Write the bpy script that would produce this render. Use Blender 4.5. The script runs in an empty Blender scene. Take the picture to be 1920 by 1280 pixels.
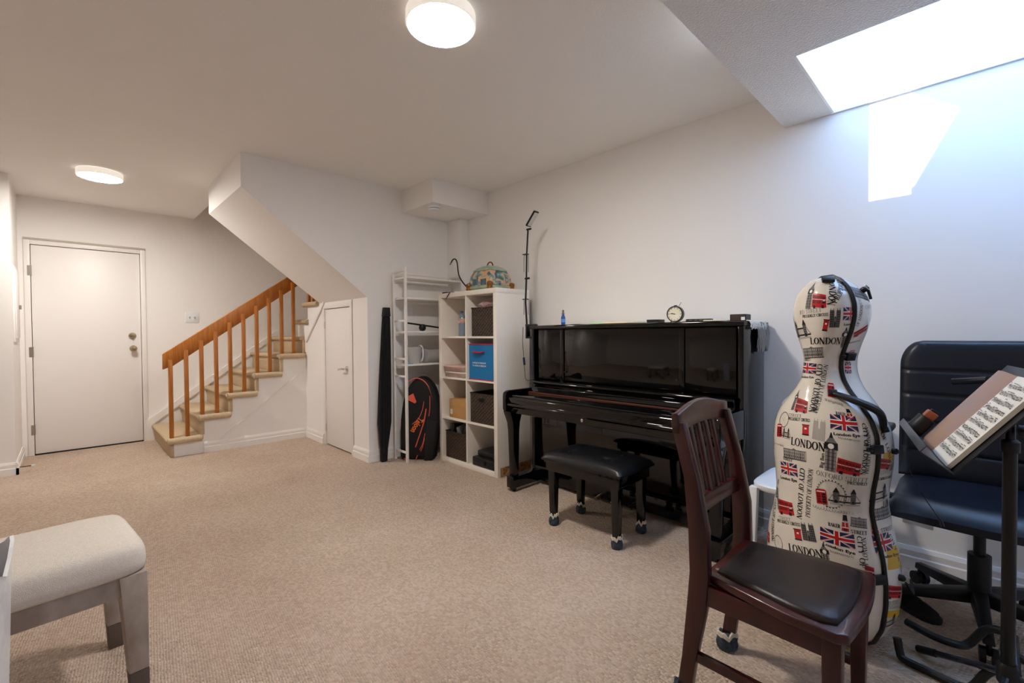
import bpy, bmesh, math, random
import numpy as np
from mathutils import Matrix, Vector
from mathutils.bvhtree import BVHTree
random.seed(7)
R = math.radians
PI = math.pi
scene = bpy.context.scene
COL = scene.collection

# ------------------------------------------------------------------ camera
FPX, YAW, PITCH, ROLL, EYE = 855.38, .7707, -.0175, -.0075, 1.14
fw = np.array([math.sin(YAW)*math.cos(PITCH), math.cos(YAW)*math.cos(PITCH), math.sin(PITCH)])
rt = np.array([math.cos(YAW), -math.sin(YAW), 0.0]); up = np.cross(rt, fw)
rt, up = rt*math.cos(ROLL)+up*math.sin(ROLL), up*math.cos(ROLL)-rt*math.sin(ROLL)
CAM = np.array([0, 0, EYE])
cd = bpy.data.cameras.new('camera'); cd.sensor_width = 36; cd.lens = 36*FPX/1920; cd.clip_start = .02
camo = bpy.data.objects.new('camera', cd); COL.objects.link(camo)
camo.matrix_world = Matrix(((rt[0], up[0], -fw[0], 0), (rt[1], up[1], -fw[1], 0), (rt[2], up[2], -fw[2], EYE), (0, 0, 0, 1)))
scene.camera = camo
def ray(x, y): return fw+rt*((x-960)/FPX)+up*((640-y)/FPX)
def onz(x, y, z=0.): d = ray(x, y); return CAM+d*((z-EYE)/d[2])
def onx(x, y, X): d = ray(x, y); return CAM+d*(X/d[0])
def ony(x, y, Y): d = ray(x, y); return CAM+d*(Y/d[1])

# ------------------------------------------------------------------ world, sun, exposure
w = bpy.data.worlds.new('world'); scene.world = w; w.use_nodes = True
bg = w.node_tree.nodes['Background']; bg.inputs[0].default_value = (.55, .75, 1, 1); bg.inputs[1].default_value = 1.5
sl = bpy.data.lights.new('sun', 'SUN'); sl.energy = 9; sl.angle = R(.5); sl.color = (1, .97, .92)
so = bpy.data.objects.new('sun', sl); COL.objects.link(so); so.location = (-3, 1.5, 5)
so.rotation_euler = Vector((1, -.204, -.695)).to_track_quat('-Z', 'Y').to_euler()
vs = scene.view_settings; vs.view_transform = 'Standard'; vs.look = 'None'; vs.gamma = 1; vs.use_curve_mapping = False
vs.exposure = 0.72
scene.cycles.diffuse_bounces = 8
LED_E, PANE_E = 108.0, 3.0

# ------------------------------------------------------------------ materials
def lin(c):
    if isinstance(c, str):
        c = [int(c[i:i+2], 16)/255 for i in (0, 2, 4)]
    return tuple(((x/12.92) if x <= .04045 else ((x+.055)/1.055)**2.4) for x in c[:3])+(1,)
MATS = {}
def mat(name, col, rough=.5, metal=0, bump=None, var=None, emit=None, trans=0, coat=0, ior=1.45, spec=.5, alpha=1):
    """bump=(scale,strength[,distance]); var=(scale,second colour)"""
    if name in MATS: return MATS[name]
    m = bpy.data.materials.new(name); m.use_nodes = True; nt = m.node_tree; b = nt.nodes['Principled BSDF']
    b.inputs['Base Color'].default_value = lin(col); b.inputs['Roughness'].default_value = rough; b.inputs['Metallic'].default_value = metal
    b.inputs['IOR'].default_value = ior; b.inputs['Coat Weight'].default_value = coat; b.inputs['Coat Roughness'].default_value = .05
    b.inputs['Transmission Weight'].default_value = trans; b.inputs['Specular IOR Level'].default_value = spec; b.inputs['Alpha'].default_value = alpha
    if emit:
        b.inputs['Emission Color'].default_value = lin(emit[0]); b.inputs['Emission Strength'].default_value = emit[1]
    if bump or var:
        tc = nt.nodes.new('ShaderNodeTexCoord')
    if bump:
        n = nt.nodes.new('ShaderNodeTexNoise'); n.inputs['Scale'].default_value = bump[0]; n.inputs['Detail'].default_value = 3
        bp = nt.nodes.new('ShaderNodeBump'); bp.inputs['Strength'].default_value = bump[1]; bp.inputs['Distance'].default_value = bump[2] if len(bump) > 2 else .003
        nt.links.new(tc.outputs['Object'], n.inputs['Vector']); nt.links.new(n.outputs['Fac'], bp.inputs['Height']); nt.links.new(bp.outputs['Normal'], b.inputs['Normal'])
    if var:
        n2 = nt.nodes.new('ShaderNodeTexNoise'); n2.inputs['Scale'].default_value = var[0]; n2.inputs['Detail'].default_value = 4
        if len(var) > 2:
            mp = nt.nodes.new('ShaderNodeMapping'); mp.inputs['Scale'].default_value = var[2]
            nt.links.new(tc.outputs['Object'], mp.inputs['Vector']); nt.links.new(mp.outputs['Vector'], n2.inputs['Vector'])
        else:
            nt.links.new(tc.outputs['Object'], n2.inputs['Vector'])
        cr = nt.nodes.new('ShaderNodeValToRGB'); cr.color_ramp.elements[0].position = .35; cr.color_ramp.elements[1].position = .65
        cr.color_ramp.elements[0].color = lin(col); cr.color_ramp.elements[1].color = lin(var[1])
        nt.links.new(n2.outputs['Fac'], cr.inputs['Fac']); nt.links.new(cr.outputs['Color'], b.inputs['Base Color'])
    MATS[name] = m; return m

WALL = mat('wall paint', 'f1efec', .65, bump=(90, .08, .002))
CEIL = mat('stippled ceiling', 'f3f1ee', .8, bump=(170, .5, .004))
STIP = mat('coarse stipple', 'f0f0f0', .85, bump=(130, 1.0, .008))
TRIM = mat('white trim paint', 'eeebe7', .4)
DOOR = mat('door paint', 'eeebe8', .42, bump=(30, .03))
OAK = mat('golden oak', 'b8742f', .38, var=(9, 'a25f22', (6, 6, .6)), bump=(60, .05))
BLACK = mat('piano gloss black', '040405', .05, spec=.58)
BLKMET = mat('black satin metal', '0c0c0d', .35, spec=.5)
BLKPL = mat('black plastic', '101012', .45)
BLKCL = mat('black cloth', '0b0b0d', .85, bump=(300, .2))
CHROME = mat('chrome', 'd8d8d8', .18, 1)
BRONZE = mat('aged brass', 'b9a888', .28, 1)
WHITE = mat('white lacquer', 'e8e2d8', .4)
WMET = mat('white metal', 'ece8e2', .4)
WPL = mat('white plastic', 'e6eaee', .35)

def carpet(name, c1, c2, scale, strength, rnd=.45, dist=.012, sc=(1, 1, 1)):
    m = bpy.data.materials.new(name); m.use_nodes = True; nt = m.node_tree; b = nt.nodes['Principled BSDF']
    b.inputs['Roughness'].default_value = .95; b.inputs['Specular IOR Level'].default_value = .1
    tc = nt.nodes.new('ShaderNodeTexCoord'); mp = nt.nodes.new('ShaderNodeMapping'); mp.inputs['Rotation'].default_value = (0, 0, R(8)); mp.inputs['Scale'].default_value = sc
    v = nt.nodes.new('ShaderNodeTexVoronoi'); v.inputs['Scale'].default_value = scale; v.inputs['Randomness'].default_value = rnd
    nt.links.new(tc.outputs['Object'], mp.inputs['Vector']); nt.links.new(mp.outputs['Vector'], v.inputs['Vector'])
    inv = nt.nodes.new('ShaderNodeMath'); inv.operation = 'SUBTRACT'; inv.inputs[0].default_value = 1; nt.links.new(v.outputs['Distance'], inv.inputs[1])
    bp = nt.nodes.new('ShaderNodeBump'); bp.inputs['Strength'].default_value = strength; bp.inputs['Distance'].default_value = dist
    nt.links.new(inv.outputs[0], bp.inputs['Height']); nt.links.new(bp.outputs['Normal'], b.inputs['Normal'])
    sp = nt.nodes.new('ShaderNodeSeparateColor'); nt.links.new(v.outputs['Color'], sp.inputs[0])
    n = nt.nodes.new('ShaderNodeTexNoise'); n.inputs['Scale'].default_value = 1.3; n.inputs['Detail'].default_value = 5; nt.links.new(tc.outputs['Object'], n.inputs['Vector'])
    ad = nt.nodes.new('ShaderNodeMath'); ad.operation = 'MULTIPLY_ADD'; ad.inputs[1].default_value = .66; nt.links.new(n.outputs['Fac'], ad.inputs[0])
    ml = nt.nodes.new('ShaderNodeMath'); ml.operation = 'MULTIPLY'; ml.inputs[1].default_value = .34; nt.links.new(sp.outputs[0], ml.inputs[0]); nt.links.new(ml.outputs[0], ad.inputs[2])
    cr = nt.nodes.new('ShaderNodeValToRGB'); cr.color_ramp.elements[0].position = .15; cr.color_ramp.elements[1].position = .85
    cr.color_ramp.elements[0].color = lin(c1); cr.color_ramp.elements[1].color = lin(c2)
    nt.links.new(ad.outputs[0], cr.inputs['Fac']); nt.links.new(cr.outputs['Color'], b.inputs['Base Color'])
    return m
CARPET = carpet('berber loop carpet', 'b29a86', 'e0cdbb', 118, .9, sc=(1, .72, 1))
STAIRC = carpet('plush stair carpet', 'b79f7f', 'd6c3a6', 160, .5, 1.0, .006)

# ------------------------------------------------------------------ mesh builder
BASE = {}
class MB:
    def __init__(s): s.v = []; s.f = []; s.mi = []
    def add(s, vs, fs, mi=0):
        o = len(s.v); s.v += [tuple(float(c) for c in p) for p in vs]; s.f += [tuple(i+o for i in f) for f in fs]; s.mi += [mi]*len(fs); return s
    def box(s, lo, hi, mi=0):
        x0, y0, z0 = lo; x1, y1, z1 = hi
        return s.add([(x0, y0, z0), (x1, y0, z0), (x1, y1, z0), (x0, y1, z0), (x0, y0, z1), (x1, y0, z1), (x1, y1, z1), (x0, y1, z1)],
              [(3, 2, 1, 0), (4, 5, 6, 7), (0, 1, 5, 4), (1, 2, 6, 5), (2, 3, 7, 6), (3, 0, 4, 7)], mi)
    def cbox(s, c, size, rot=None, mi=0):
        h = [q/2 for q in size]; b = MB().box([-q for q in h], h); M = rot if rot is not None else Matrix.Identity(3)
        return s.add([Vector(c)+M @ Vector(p) for p in b.v], b.f, mi)
    def prism(s, poly, axis, a, b, mi=0):
        n = len(poly)
        def P(p, t): return {'x': (t, p[0], p[1]), 'y': (p[0], t, p[1]), 'z': (p[0], p[1], t)}[axis]
        return s.add([P(p, a) for p in poly]+[P(p, b) for p in poly], [tuple(range(n)), tuple(range(2*n-1, n-1, -1))]+[(i, i+n, (i+1) % n+n, (i+1) % n) for i in range(n)], mi)
    def loft(s, rings, closed=True, cap=True, mi=0):
        n = len(rings[0]); vs = [p for r in rings for p in r]; fs = []
        for i in range(len(rings)-1):
            for j in range(n if closed else n-1):
                k = (j+1) % n; fs.append((i*n+j, i*n+k, (i+1)*n+k, (i+1)*n+j))
        if cap and closed: fs += [tuple(range(n-1, -1, -1)), tuple(range((len(rings)-1)*n, len(rings)*n))]
        return s.add(vs, fs, mi)
    def tube(s, pts, r, n=10, closed=False, mi=0, flat=1.0):
        pts = [Vector(p) for p in pts]; m = len(pts); rings = []; prev = None
        for i, p in enumerate(pts):
            if closed: t = pts[(i+1) % m]-pts[i-1]
            else: t = pts[min(i+1, m-1)]-pts[max(i-1, 0)]
            t.normalize()
            if prev is None:
                a = Vector((0, 0, 1)) if abs(t.z) < .9 else Vector((1, 0, 0)); u = t.cross(a).normalized()
            else:
                u = (prev-t*prev.dot(t)).normalized()
            prev = u; v = t.cross(u); rr = r[i] if isinstance(r, (list, tuple)) else r
            rings.append([p+u*math.cos(2*PI*k/n)*rr+v*math.sin(2*PI*k/n)*rr*flat for k in range(n)])
        if closed: rings.append(rings[0]); return s.loft(rings, cap=False, mi=mi)
        return s.loft(rings, mi=mi)
    def cyl(s, p0, p1, r, n=16, r1=None, mi=0): return s.tube([p0, p1], [r, r if r1 is None else r1], n, mi=mi)
    def lathe(s, prof, c=(0, 0, 0), n=24, sx=1, sy=1, mi=0, pw=2.0):
        rings = []
        for r, z in prof:
            ring = []
            for k in range(n):
                a = 2*PI*k/n; ca, sa = math.cos(a), math.sin(a)
                if pw != 2: ca = math.copysign(abs(ca)**(2/pw), ca); sa = math.copysign(abs(sa)**(2/pw), sa)
                ring.append((c[0]+r*ca*sx, c[1]+r*sa*sy, c[2]+z))
            rings.append(ring)
        return s.loft(rings, mi=mi)
    def grid(s, fn, nu, nv, mi=0):
        vs = [fn(i/nu, j/nv) for j in range(nv+1) for i in range(nu+1)]
        return s.add(vs, [(j*(nu+1)+i, j*(nu+1)+i+1, (j+1)*(nu+1)+i+1, (j+1)*(nu+1)+i) for j in range(nv) for i in range(nu)], mi)
    def build(s, name, m, parent=None, bevel=0, seg=2, smooth=True, world=True, ang=35, fix=True):
        me = bpy.data.meshes.new(name)
        vs = s.v
        if parent is not None and world:
            M = BASE[parent.name].inverted(); vs = [M @ Vector(p) for p in vs]
        me.from_pydata([tuple(p) for p in vs], [], s.f)
        for mm in (m if isinstance(m, (list, tuple)) else [m]): me.materials.append(mm)
        me.polygons.foreach_set('material_index', s.mi)
        if bevel or fix:
            bm = bmesh.new(); bm.from_mesh(me)
            if fix: bmesh.ops.recalc_face_normals(bm, faces=bm.faces)
            if bevel:
                es = [e for e in bm.edges if len(e.link_faces) == 2 and e.calc_face_angle(0) > R(30)]
                bmesh.ops.bevel(bm, geom=es, offset=bevel, segments=seg, affect='EDGES', profile=.5, clamp_overlap=True)
            bm.to_mesh(me); bm.free()
        if smooth:
            me.polygons.foreach_set('use_smooth', [True]*len(me.polygons)); me.set_sharp_from_angle(angle=R(ang))
        o = bpy.data.objects.new(name, me); COL.objects.link(o)
        if parent is not None:
            o.parent = parent; BASE[o.name] = BASE[parent.name]
        else: BASE[o.name] = Matrix.Identity(4)
        return o
def thing(name, label, cat, loc=(0, 0, 0), rz=0, group=None):
    o = bpy.data.objects.new(name, None); o.empty_display_size = .05; COL.objects.link(o)
    o.location = loc; o.rotation_euler = (0, 0, rz); o['label'] = label; o['category'] = cat
    if group: o['group'] = group
    BASE[o.name] = Matrix.Translation(Vector(loc)) @ Matrix.Rotation(rz, 4, 'Z'); return o
def struct(o): o['kind'] = 'structure'; return o
def sroot(name, loc=(0, 0, 0)):
    o = bpy.data.objects.new(name, None); o.empty_display_size = .05; COL.objects.link(o); o.location = loc; o['kind'] = 'structure'
    BASE[o.name] = Matrix.Translation(Vector(loc)); return o
def tag(o, label, cat, group=None):
    o['label'] = label; o['category'] = cat
    if group: o['group'] = group
    return o
def bx(lo, hi): return MB().box(lo, hi)
def smoothpts(pts, k=8, closed=False):
    P = [np.array(p, float) for p in pts]; n = len(P); out = []
    for i in range(n if closed else n-1):
        a, b, c, d = (P[(i-1) % n] if closed or i else P[0]), P[i], P[(i+1) % n], (P[(i+2) % n] if closed or i < n-2 else P[-1])
        for j in range(k):
            t = j/k; out.append(.5*((2*b)+(c-a)*t+(2*a-5*b+4*c-d)*t*t+(3*b-a-3*c+d)*t**3))
    if not closed: out.append(P[-1])
    return out
def textmesh(s, shear=0, bold=0, sp=1):
    c = bpy.data.curves.new('lettering', 'FONT'); c.body = s; c.shear = shear; c.offset = bold; c.space_character = sp; c.resolution_u = 2
    o = bpy.data.objects.new('lettering', c); COL.objects.link(o)
    me = bpy.data.meshes.new_from_object(o); V = np.array([v.co[:] for v in me.vertices]); F = [tuple(p.vertices) for p in me.polygons]
    bpy.data.objects.remove(o); bpy.data.curves.remove(c); bpy.data.meshes.remove(me)
    V[:, 0] -= V[:, 0].min(); V[:, 0] /= V[:, 0].max(); cap = .69; V[:, 1] /= cap
    return V[:, :2], F

# ================================================================== THE ROOM
XR, YB, YD, YS, XC, HC, ZB, YBK = 2.892, 3.802, 6.345, 5.286, 1.905, 2.486, 2.278, .777
XL, YREAR, XLL, YLC = -.334, -1.7, -2.4, 5.58
T = .1
floor = struct(bx((XLL-.1, YREAR-.1, -.05), (3.2, YD+.1, 0)).build('floor', CARPET, smooth=False))
# ceiling (main level) with the lowered part by the skylight and the small corner box as parts
ceil = sroot('ceiling')
b = MB(); b.box((XLL-.1, YBK, HC), (XR+.1, YB+.1, HC+.1)).box((XLL-.1, YB+.1, HC), (.93, YD+.1, HC+.1)).box((.93, 4.867, HC), (1.06, YD+.1, HC+.1))
b.build('upper_ceiling', CEIL, ceil, smooth=False)
SKX, SKY0, SKY1 = 2.18, -1.2, .556
b = MB(); b.prism([(XLL-.1, ZB), (SKX, ZB), (SKX, ZB+.008), (1.5, HC+.1), (XLL-.1, HC+.1)], 'y', YREAR-.1, YBK).box((SKX, SKY1, ZB), (XR+.1, YBK, HC+.1)).box((SKX, YREAR-.1, ZB), (XR+.1, SKY0, HC+.1))
b.build('lowered_ceiling', STIP, ceil, smooth=False)
b = bx((2.262, 3.295, 2.276), (XR, YB, HC)); b.build('corner_box', WALL, ceil, bevel=.004)
# stairwell above the first flight
b = MB(); b.box((1.06, 4.867, 3.5), (3.1, YD+.1, 3.6)); b.box((1.0, 4.867, HC+.1), (1.06, YD+.1, 3.5)); b.box((1.06, 4.80, HC), (3.1, 4.867, 3.5)); b.box((3.0, YB, 0), (3.1, YD, 3.5))
struct(b.build('wall_stairwell', WALL, smooth=False))

wr = struct(bx((XR, YREAR, 0), (XR+T, YB+T, HC)).build('wall_right', WALL, smooth=False))
MB().box((2.781, 3.586, 0), (XR, YB, 2.276)).build('corner_pier', WALL, wr, bevel=.003)
b = MB().prism([(XC, 0), (XR+T, 0), (XR+T, HC), (.926, HC), (.926, 2.239), (XC, 1.472)], 'y', YB, YB+T)
wb = struct(b.build('wall_back', WALL, smooth=False))
MB().prism([(.926, HC), (.926, 2.239), (XC, 1.472), (3.0, .62), (3.0, HC)], 'y', YB+T, 4.867).build('stair_soffit', WALL, wb, smooth=False)
# closet wall under the second flight, with a door hole
def yzprism(poly, x0, x1): return MB().prism(poly, 'x', x0, x1)
b = MB()
for poly in ([(YB+T, 0), (4.105, 0), (4.105, 1.474), (YB+T, 1.474)], [(4.105, 1.455), (4.79, 1.455), (4.79, 1.478), (4.105, 1.474)],
             [(4.79, 0), (YS, 0), (YS, 1.295), (5.215, 1.295), (5.215, 1.478), (4.79, 1.478)], [(YS, .95), (5.52, .95), (5.52, 1.295), (YS, 1.295)]):
    b.prism(poly, 'x', XC, XC+.06)
wc = struct(b.build('wall_closet', WALL, smooth=False))
MB().prism([(5.245, 1.055), (5.235, 1.095), (4.735, 1.495), (4.745, 1.45)], 'x', XC-.018, XC).build('sloped_cap', TRIM, wc, bevel=.003)
wd = MB(); wd.box((XL-.2, YD, 0), (-.254-.006, YD+T, HC)).box((.565+.006, YD, 0), (3.1, YD+T, HC+1.1)).box((-.26, YD, 2.035), (.571, YD+T, HC)); wd.box((-.4, YD+T, 0), (.7, YD+T+.05, 2.3))
struct(wd.build('wall_far', WALL, smooth=False))
struct(bx((XL-T, YLC, 0), (XL, YD, HC)).build('wall_left', WALL, smooth=False))
struct(bx((XLL, YLC, 0), (XL-T, YLC+T, HC)).build('wall_left_return', WALL, smooth=False))
struct(bx((XLL-T, YREAR, 0), (XLL, YLC+T, HC)).build('wall_left_side', WALL, smooth=False))
struct(bx((XLL-T, YREAR-T, 0), (XR+T, YREAR, HC)).build('wall_rear', WALL, smooth=False))

# skylight: white linings and an added glowing panel, notched to shape the sun patch
win = sroot('window_1', (2.5, 0, ZB))
b = MB()
b.box((XR-.014, SKY0, ZB-.002), (XR-.001, SKY1, 3.3))
b.box((SKX+.001, SKY1-.012, ZB+.001), (XR-.014, SKY1-.001, 3.3))  # end wall extended above the panel, unseen, to block sun beside the patch
b.box((SKX+.001, SKY0+.001, ZB+.001), (XR-.014, SKY0+.012, 3.3))
b.build('shaft_lining', mat('shaft white', 'f4f5f6', .7), win, smooth=False)
def gz(x): return 2.290+.6*(x-SKX)
pp_ = [(SKX, .386), (2.444, .162), (2.705, SKY1-.013), (XR-.015, SKY1-.013), (XR-.015, SKY0+.013), (SKX, SKY0+.013)]
b = MB(); b.add([(x, y, gz(x)) for x, y in pp_]+[(x, y, gz(x)+.012) for x, y in pp_], [tuple(range(6)), tuple(range(11, 5, -1))]+[(i, (i+1) % 6, (i+1) % 6+6, i+6) for i in range(6)])
b.build('added_glow_pane', mat('added sky glow', 'e8f2ff', .6, emit=('96c2fa', PANE_E)), win, smooth=False)  # opaque glowing panel, added in place of light from the sky

bx((SKX-.03, SKY0+.013, ZB+.009), (SKX-.0005, .386, 2.32)).build('leak_blocker', mat('shaft white', 'f4f5f6', .7), win, smooth=False)  # unseen strip added to stop sun leaking under the panel
# baseboards
def board(name, p0, p1, nrm, h=.105):
    """two-step moulded baseboard on a wall; nrm points into the room"""
    p0 = Vector((*p0, 0)); p1 = Vector((*p1, 0)); n = Vector((*nrm, 0)); prof = [(0, 0), (.018, 0), (.018, h*.52), (.013, h*.58), (.013, h*.82), (.006, h), (0, h)]
    b = MB(); k = len(prof); b.loft([[p0+n*a+Vector((0, 0, z)) for a, z in prof], [p1+n*a+Vector((0, 0, z)) for a, z in prof]])
    return struct(b.build(name, TRIM, smooth=False))
board('baseboard_right', (XR, YREAR), (XR, 3.586), (-1, 0))
board('baseboard_back', (XC, YB), (2.781, YB), (0, -1))
board('baseboard_closet_a', (XC, YB-.018), (XC, 4.095), (-1, 0))
board('baseboard_closet_b', (XC, 4.80), (XC, YS), (-1, 0))
board('baseboard_stairs', (.925, YS), (XC-.018, YS), (0, -1))
board('baseboard_left', (XL, YLC-.018), (XL, YD-.03), (1, 0))
board('baseboard_left_return', (XLL, YLC), (XL+.018, YLC), (0, -1))
board('baseboard_far', (.615, YD), (.665, YD), (0, -1))

# ------------------------------------------------------------------ doors
d1 = sroot('door_1', (.155, YD, 0))
bx((-.250, YD+.004, .012), (.561, YD+.044, 2.024)).build('panel', DOOR, d1, bevel=.002)
b = MB(); b.box((-.297, YD-.014, 0), (-.2545, YD+.05, 2.072)).box((.5655, YD-.014, 0), (.608, YD+.05, 2.072)).box((-.2545, YD-.014, 2.030), (.5655, YD+.05, 2.072))
b.build('frame', TRIM, d1, bevel=.002)
bx((-.297, YD-.022, 2.072), (.608, YD, 2.09)).build('head_strip', mat('taupe strip', 'b9b0a6', .6), d1)
bx((-.2545, YD-.004, 0), (.5655, YD+.03, .010)).build('threshold', mat('dark gap', '1a1512', .8), d1)
for z in (1.777, .996, .247):
    h = MB(); h.cyl((-.2525, YD-.006, z-.05), (-.2525, YD-.006, z+.05), .007, 10); h.box((-.275, YD-.016, z-.048), (-.2525, YD-.012, z+.048))
    h.build('hinge', mat('hinge metal', 'a9a297', .35, .9), d1)
k = MB(); prof = [(.032, 0), (.033, .006), (.028, .012), (.014, .016), (.012, .03), (.02, .038), (.029, .05), (.03, .06), (.022, .07), (.004, .072)]
def ylathe(mb, prof, c, n=20, mi=0):
    return mb.loft([[(c[0]+r*math.cos(2*PI*i/n), c[1]-z, c[2]+r*math.sin(2*PI*i/n)) for i in range(n)] for r, z in prof], mi=mi)
ylathe(k, prof, (.494, YD+.004, 1.01)); k.build('knob', BRONZE, d1)
k = MB(); ylathe(k, [(.032, 0), (.032, .012), (.026, .02), (.012, .021), (.012, .03), (.003, .031)], (.488, YD+.004, 1.148)); k.cbox((.488, YD-.03, 1.148), (.01, .02, .03)); k.build('deadbolt', BRONZE, d1)
d2 = sroot('door_2', (XC, 4.45, 0))
bx((XC+.006, 4.152, .012), (XC+.035, 4.745, 1.402)).build('panel', DOOR, d2, bevel=.003)
b = MB(); b.box((XC-.006, 4.108, 0), (XC+.05, 4.148, 1.455)).box((XC-.006, 4.749, 0), (XC+.05, 4.79, 1.455)).box((XC-.006, 4.148, 1.408), (XC+.05, 4.749, 1.455))
b.build('frame', TRIM, d2, bevel=.002)
bx((XC-.003, 4.097, 0), (XC+.001, 4.106, 1.47)).build('side_gap', mat('grey caulk', 'a8a097', .8), d2)
b = MB(); n = 18
b.loft([[(XC+.006-t, 4.24+r*math.cos(2*PI*i/n), .812+r*math.sin(2*PI*i/n)) for i in range(n)] for r, t in ((.028, 0), (.028, .006), (.022, .01), (.01, .012), (.01, .04))])
b.build('rosette', CHROME, d2)
MB().tube([(XC-.034, 4.235, .812), (XC-.038, 4.26, .812), (XC-.038, 4.31, .808), (XC-.034, 4.36, .80)], [.009, .009, .008, .006], 10).build('lever', CHROME, d2)
for z in (1.24, .18):
    MB().cyl((XC-.002, 4.747, z-.035), (XC-.002, 4.747, z+.035), .006, 8).build('hinge', mat('painted hinge', 'cfc8be', .4), d2)

# ------------------------------------------------------------------ staircase
st = thing('staircase', 'carpeted wooden staircase with golden oak slat banister beside the white door', 'staircase', (1.2, 5.8, 0))
NOSE = [.631, .8745, 1.118, 1.3615, 1.605, 1.849]; TOP = [.178, .370, .558, .745, .935, 1.122]
for i, (x, z) in enumerate(zip(NOSE, TOP)):
    x1 = NOSE[i+1]+.05 if i < 5 else 2.95
    y0 = YS-.03 if i < 5 else YS+.02
    prof = [(x1, z-.045), (x+.022, z-.045), (x+.006, z-.038), (x, z-.022), (x+.006, z-.007), (x+.022, z), (x1, z)]
    MB().prism(prof, 'y', y0+.02, YD-.02).build('tread', STAIRC, st, bevel=.006)
    if i < 5:
        MB().tube([(x+.012, y0+.006, z-.024), (x1-.045+.03, y0+.006, z-.024)], .029, 14).build('rolled_edge', STAIRC, st)
    zb = TOP[i-1] if i else 0
    bx((x+.03, YS-.006 if i < 5 else YS+.02, zb), (x+.06, YD-.02, z-.04)).build('riser', STAIRC, st, bevel=.004)
poly = [(NOSE[0]+.035, 0)]
for i in range(5):
    poly += [(NOSE[i]+.035, TOP[i]-.04), ((NOSE[i+1]+.035) if i < 4 else XC, TOP[i]-.04)]
poly += [(XC, 0)]
MB().prism(poly, 'y', YS, YS+.03).build('stringer', WALL, st, smooth=False)
MB().prism([(.915, 0), (.955, 0), (XC, .748), (XC, .778)], 'y', YS-.006, YS).build('skirt_joint', TRIM, st, smooth=False)
MB().prism([(.59, 0), (.665, 0), (.665, .19), (XC, 1.12), (XC+1.05, 1.12), (XC+1.05, 1.22), (1.934, 1.21), (.593, .22), (.59, .21)], 'y', YD-.02, YD).build('wall_string', TRIM, st, smooth=False)
SLP = (1.78-.971)/(1.739-.624)
def railz(x): return .971+SLP*(x-.624)
MB().prism([(.624, railz(.624)), (.624, .826), (.70, .826+SLP*.04), (1.93, railz(1.93)-.165), (1.93, railz(1.93))], 'y', YS+.045, YS+.08).build('handrail', OAK, st, bevel=.004)
for i in range(10):
    x = .679+.123*i; s_ = i//2; z0 = TOP[s_]
    bx((x-.017, YS+.013, z0), (x+.017, YS+.045, railz(x)-.165+.07)).build('baluster', OAK, st, bevel=.003)
# steps of the turn, seen above the closet wall
for (ya, yb_, z) in ((5.545, 5.183, 1.31), (5.29, 4.89, 1.497)):
    MB().tube([(XC-.012, ya, z-.022), (XC-.012, yb_, z-.022)], .026, 12).build('rolled_edge', STAIRC, st)
    bx((XC+.0, yb_, z-.045), (2.95, ya, z)).build('tread', STAIRC, st, bevel=.008)
for y, z0 in ((5.225, 1.31), (5.10, 1.497), (5.0, 1.497)):
    bx((XC+.005, y-.02, z0), (XC+.035, y+.02, z0+.75)).build('baluster', OAK, st, bevel=.003)

# ------------------------------------------------------------------ ceiling lights
def ceiling_light(x, y, label):
    t = thing('ceiling_light', label, 'light', (x, y, HC), 0, 'round ceiling lights')
    MB().lathe([(.135, 0), (.146, -.004), (.147, -.046), (.141, -.050), (.139, -.046), (.13, -.04)], (x, y, HC), 48).build('rim', mat('lamp rim', 'e8e6e2', .4, emit=('fff4e6', .35)), t)
    MB().lathe([(.139, -.044), (.137, -.0475), (.12, -.050), (.06, -.052), (.001, -.052)], (x, y, HC), 48).build('diffuser', mat('lamp diffuser', 'ffffff', .5, emit=('fff8f0', LED_E)), t)
ceiling_light(1.15, 1.60, 'bright round flush ceiling light nearest the camera')
ceiling_light(.205, 5.03, 'bright round flush ceiling light in front of the white door')
t = thing('smoke_detector', 'small round white smoke detector under the corner box', 'detector', (2.35, 3.40, 2.276))
MB().lathe([(.052, 0), (.055, -.008), (.05, -.02)], (2.35, 3.40, 2.276), 28).build('base', WPL, t)
MB().lathe([(.044, -.02), (.044, -.026)], (2.35, 3.40, 2.276), 28).build('vent_ring', mat('vent dark', '55524e', .6), t)
MB().lathe([(.050, -.026), (.046, -.038), (.02, -.042), (.001, -.042)], (2.35, 3.40, 2.276), 28).build('cover', WPL, t)
t = thing('light_switch', 'white double toggle light switch plate above the banister', 'switch', (1.02, YD, 1.35))
bx((.957, YD-.007, 1.292), (1.088, YD, 1.412)).build('plate', WPL, t, bevel=.003)
for x in (.998, 1.047): MB().cbox((x, YD-.012, 1.352), (.01, .016, .022), Matrix.Rotation(R(20), 3, 'X')).build('toggle', mat('toggle', 'c9c5bf', .4), t, bevel=.002)
t = thing('electrical_panel', 'flat white electrical panel door with a latch on the left wall', 'panel', (XL, 5.88, 1.42))
bx((XL, 5.68, 1.10), (XL+.012, 6.085, 1.745)).build('frame', WALL, t, bevel=.003)
bx((XL+.012, 5.71, 1.13), (XL+.02, 6.055, 1.715)).build('door', WALL, t, bevel=.003)
bx((XL+.02, 5.96, 1.39), (XL+.034, 6.03, 1.425)).build('latch', mat('latch grey', '8b8680', .4), t, bevel=.003)
p = onz(36, 880, .04)
t = thing('door_stop', 'thin brown spring door stop with white tip on the left baseboard', 'door stop', (XL+.018, 5.62, .05))
MB().tube([(XL+.013, 5.62, .05), (XL+.085, 5.63, .047)], .005, 8).build('spring', mat('spring brown', '6b4a30', .5), t)
MB().tube([(XL+.085, 5.63, .047), (XL+.105, 5.632, .046)], .008, 8).build('tip', WPL, t)

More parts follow.
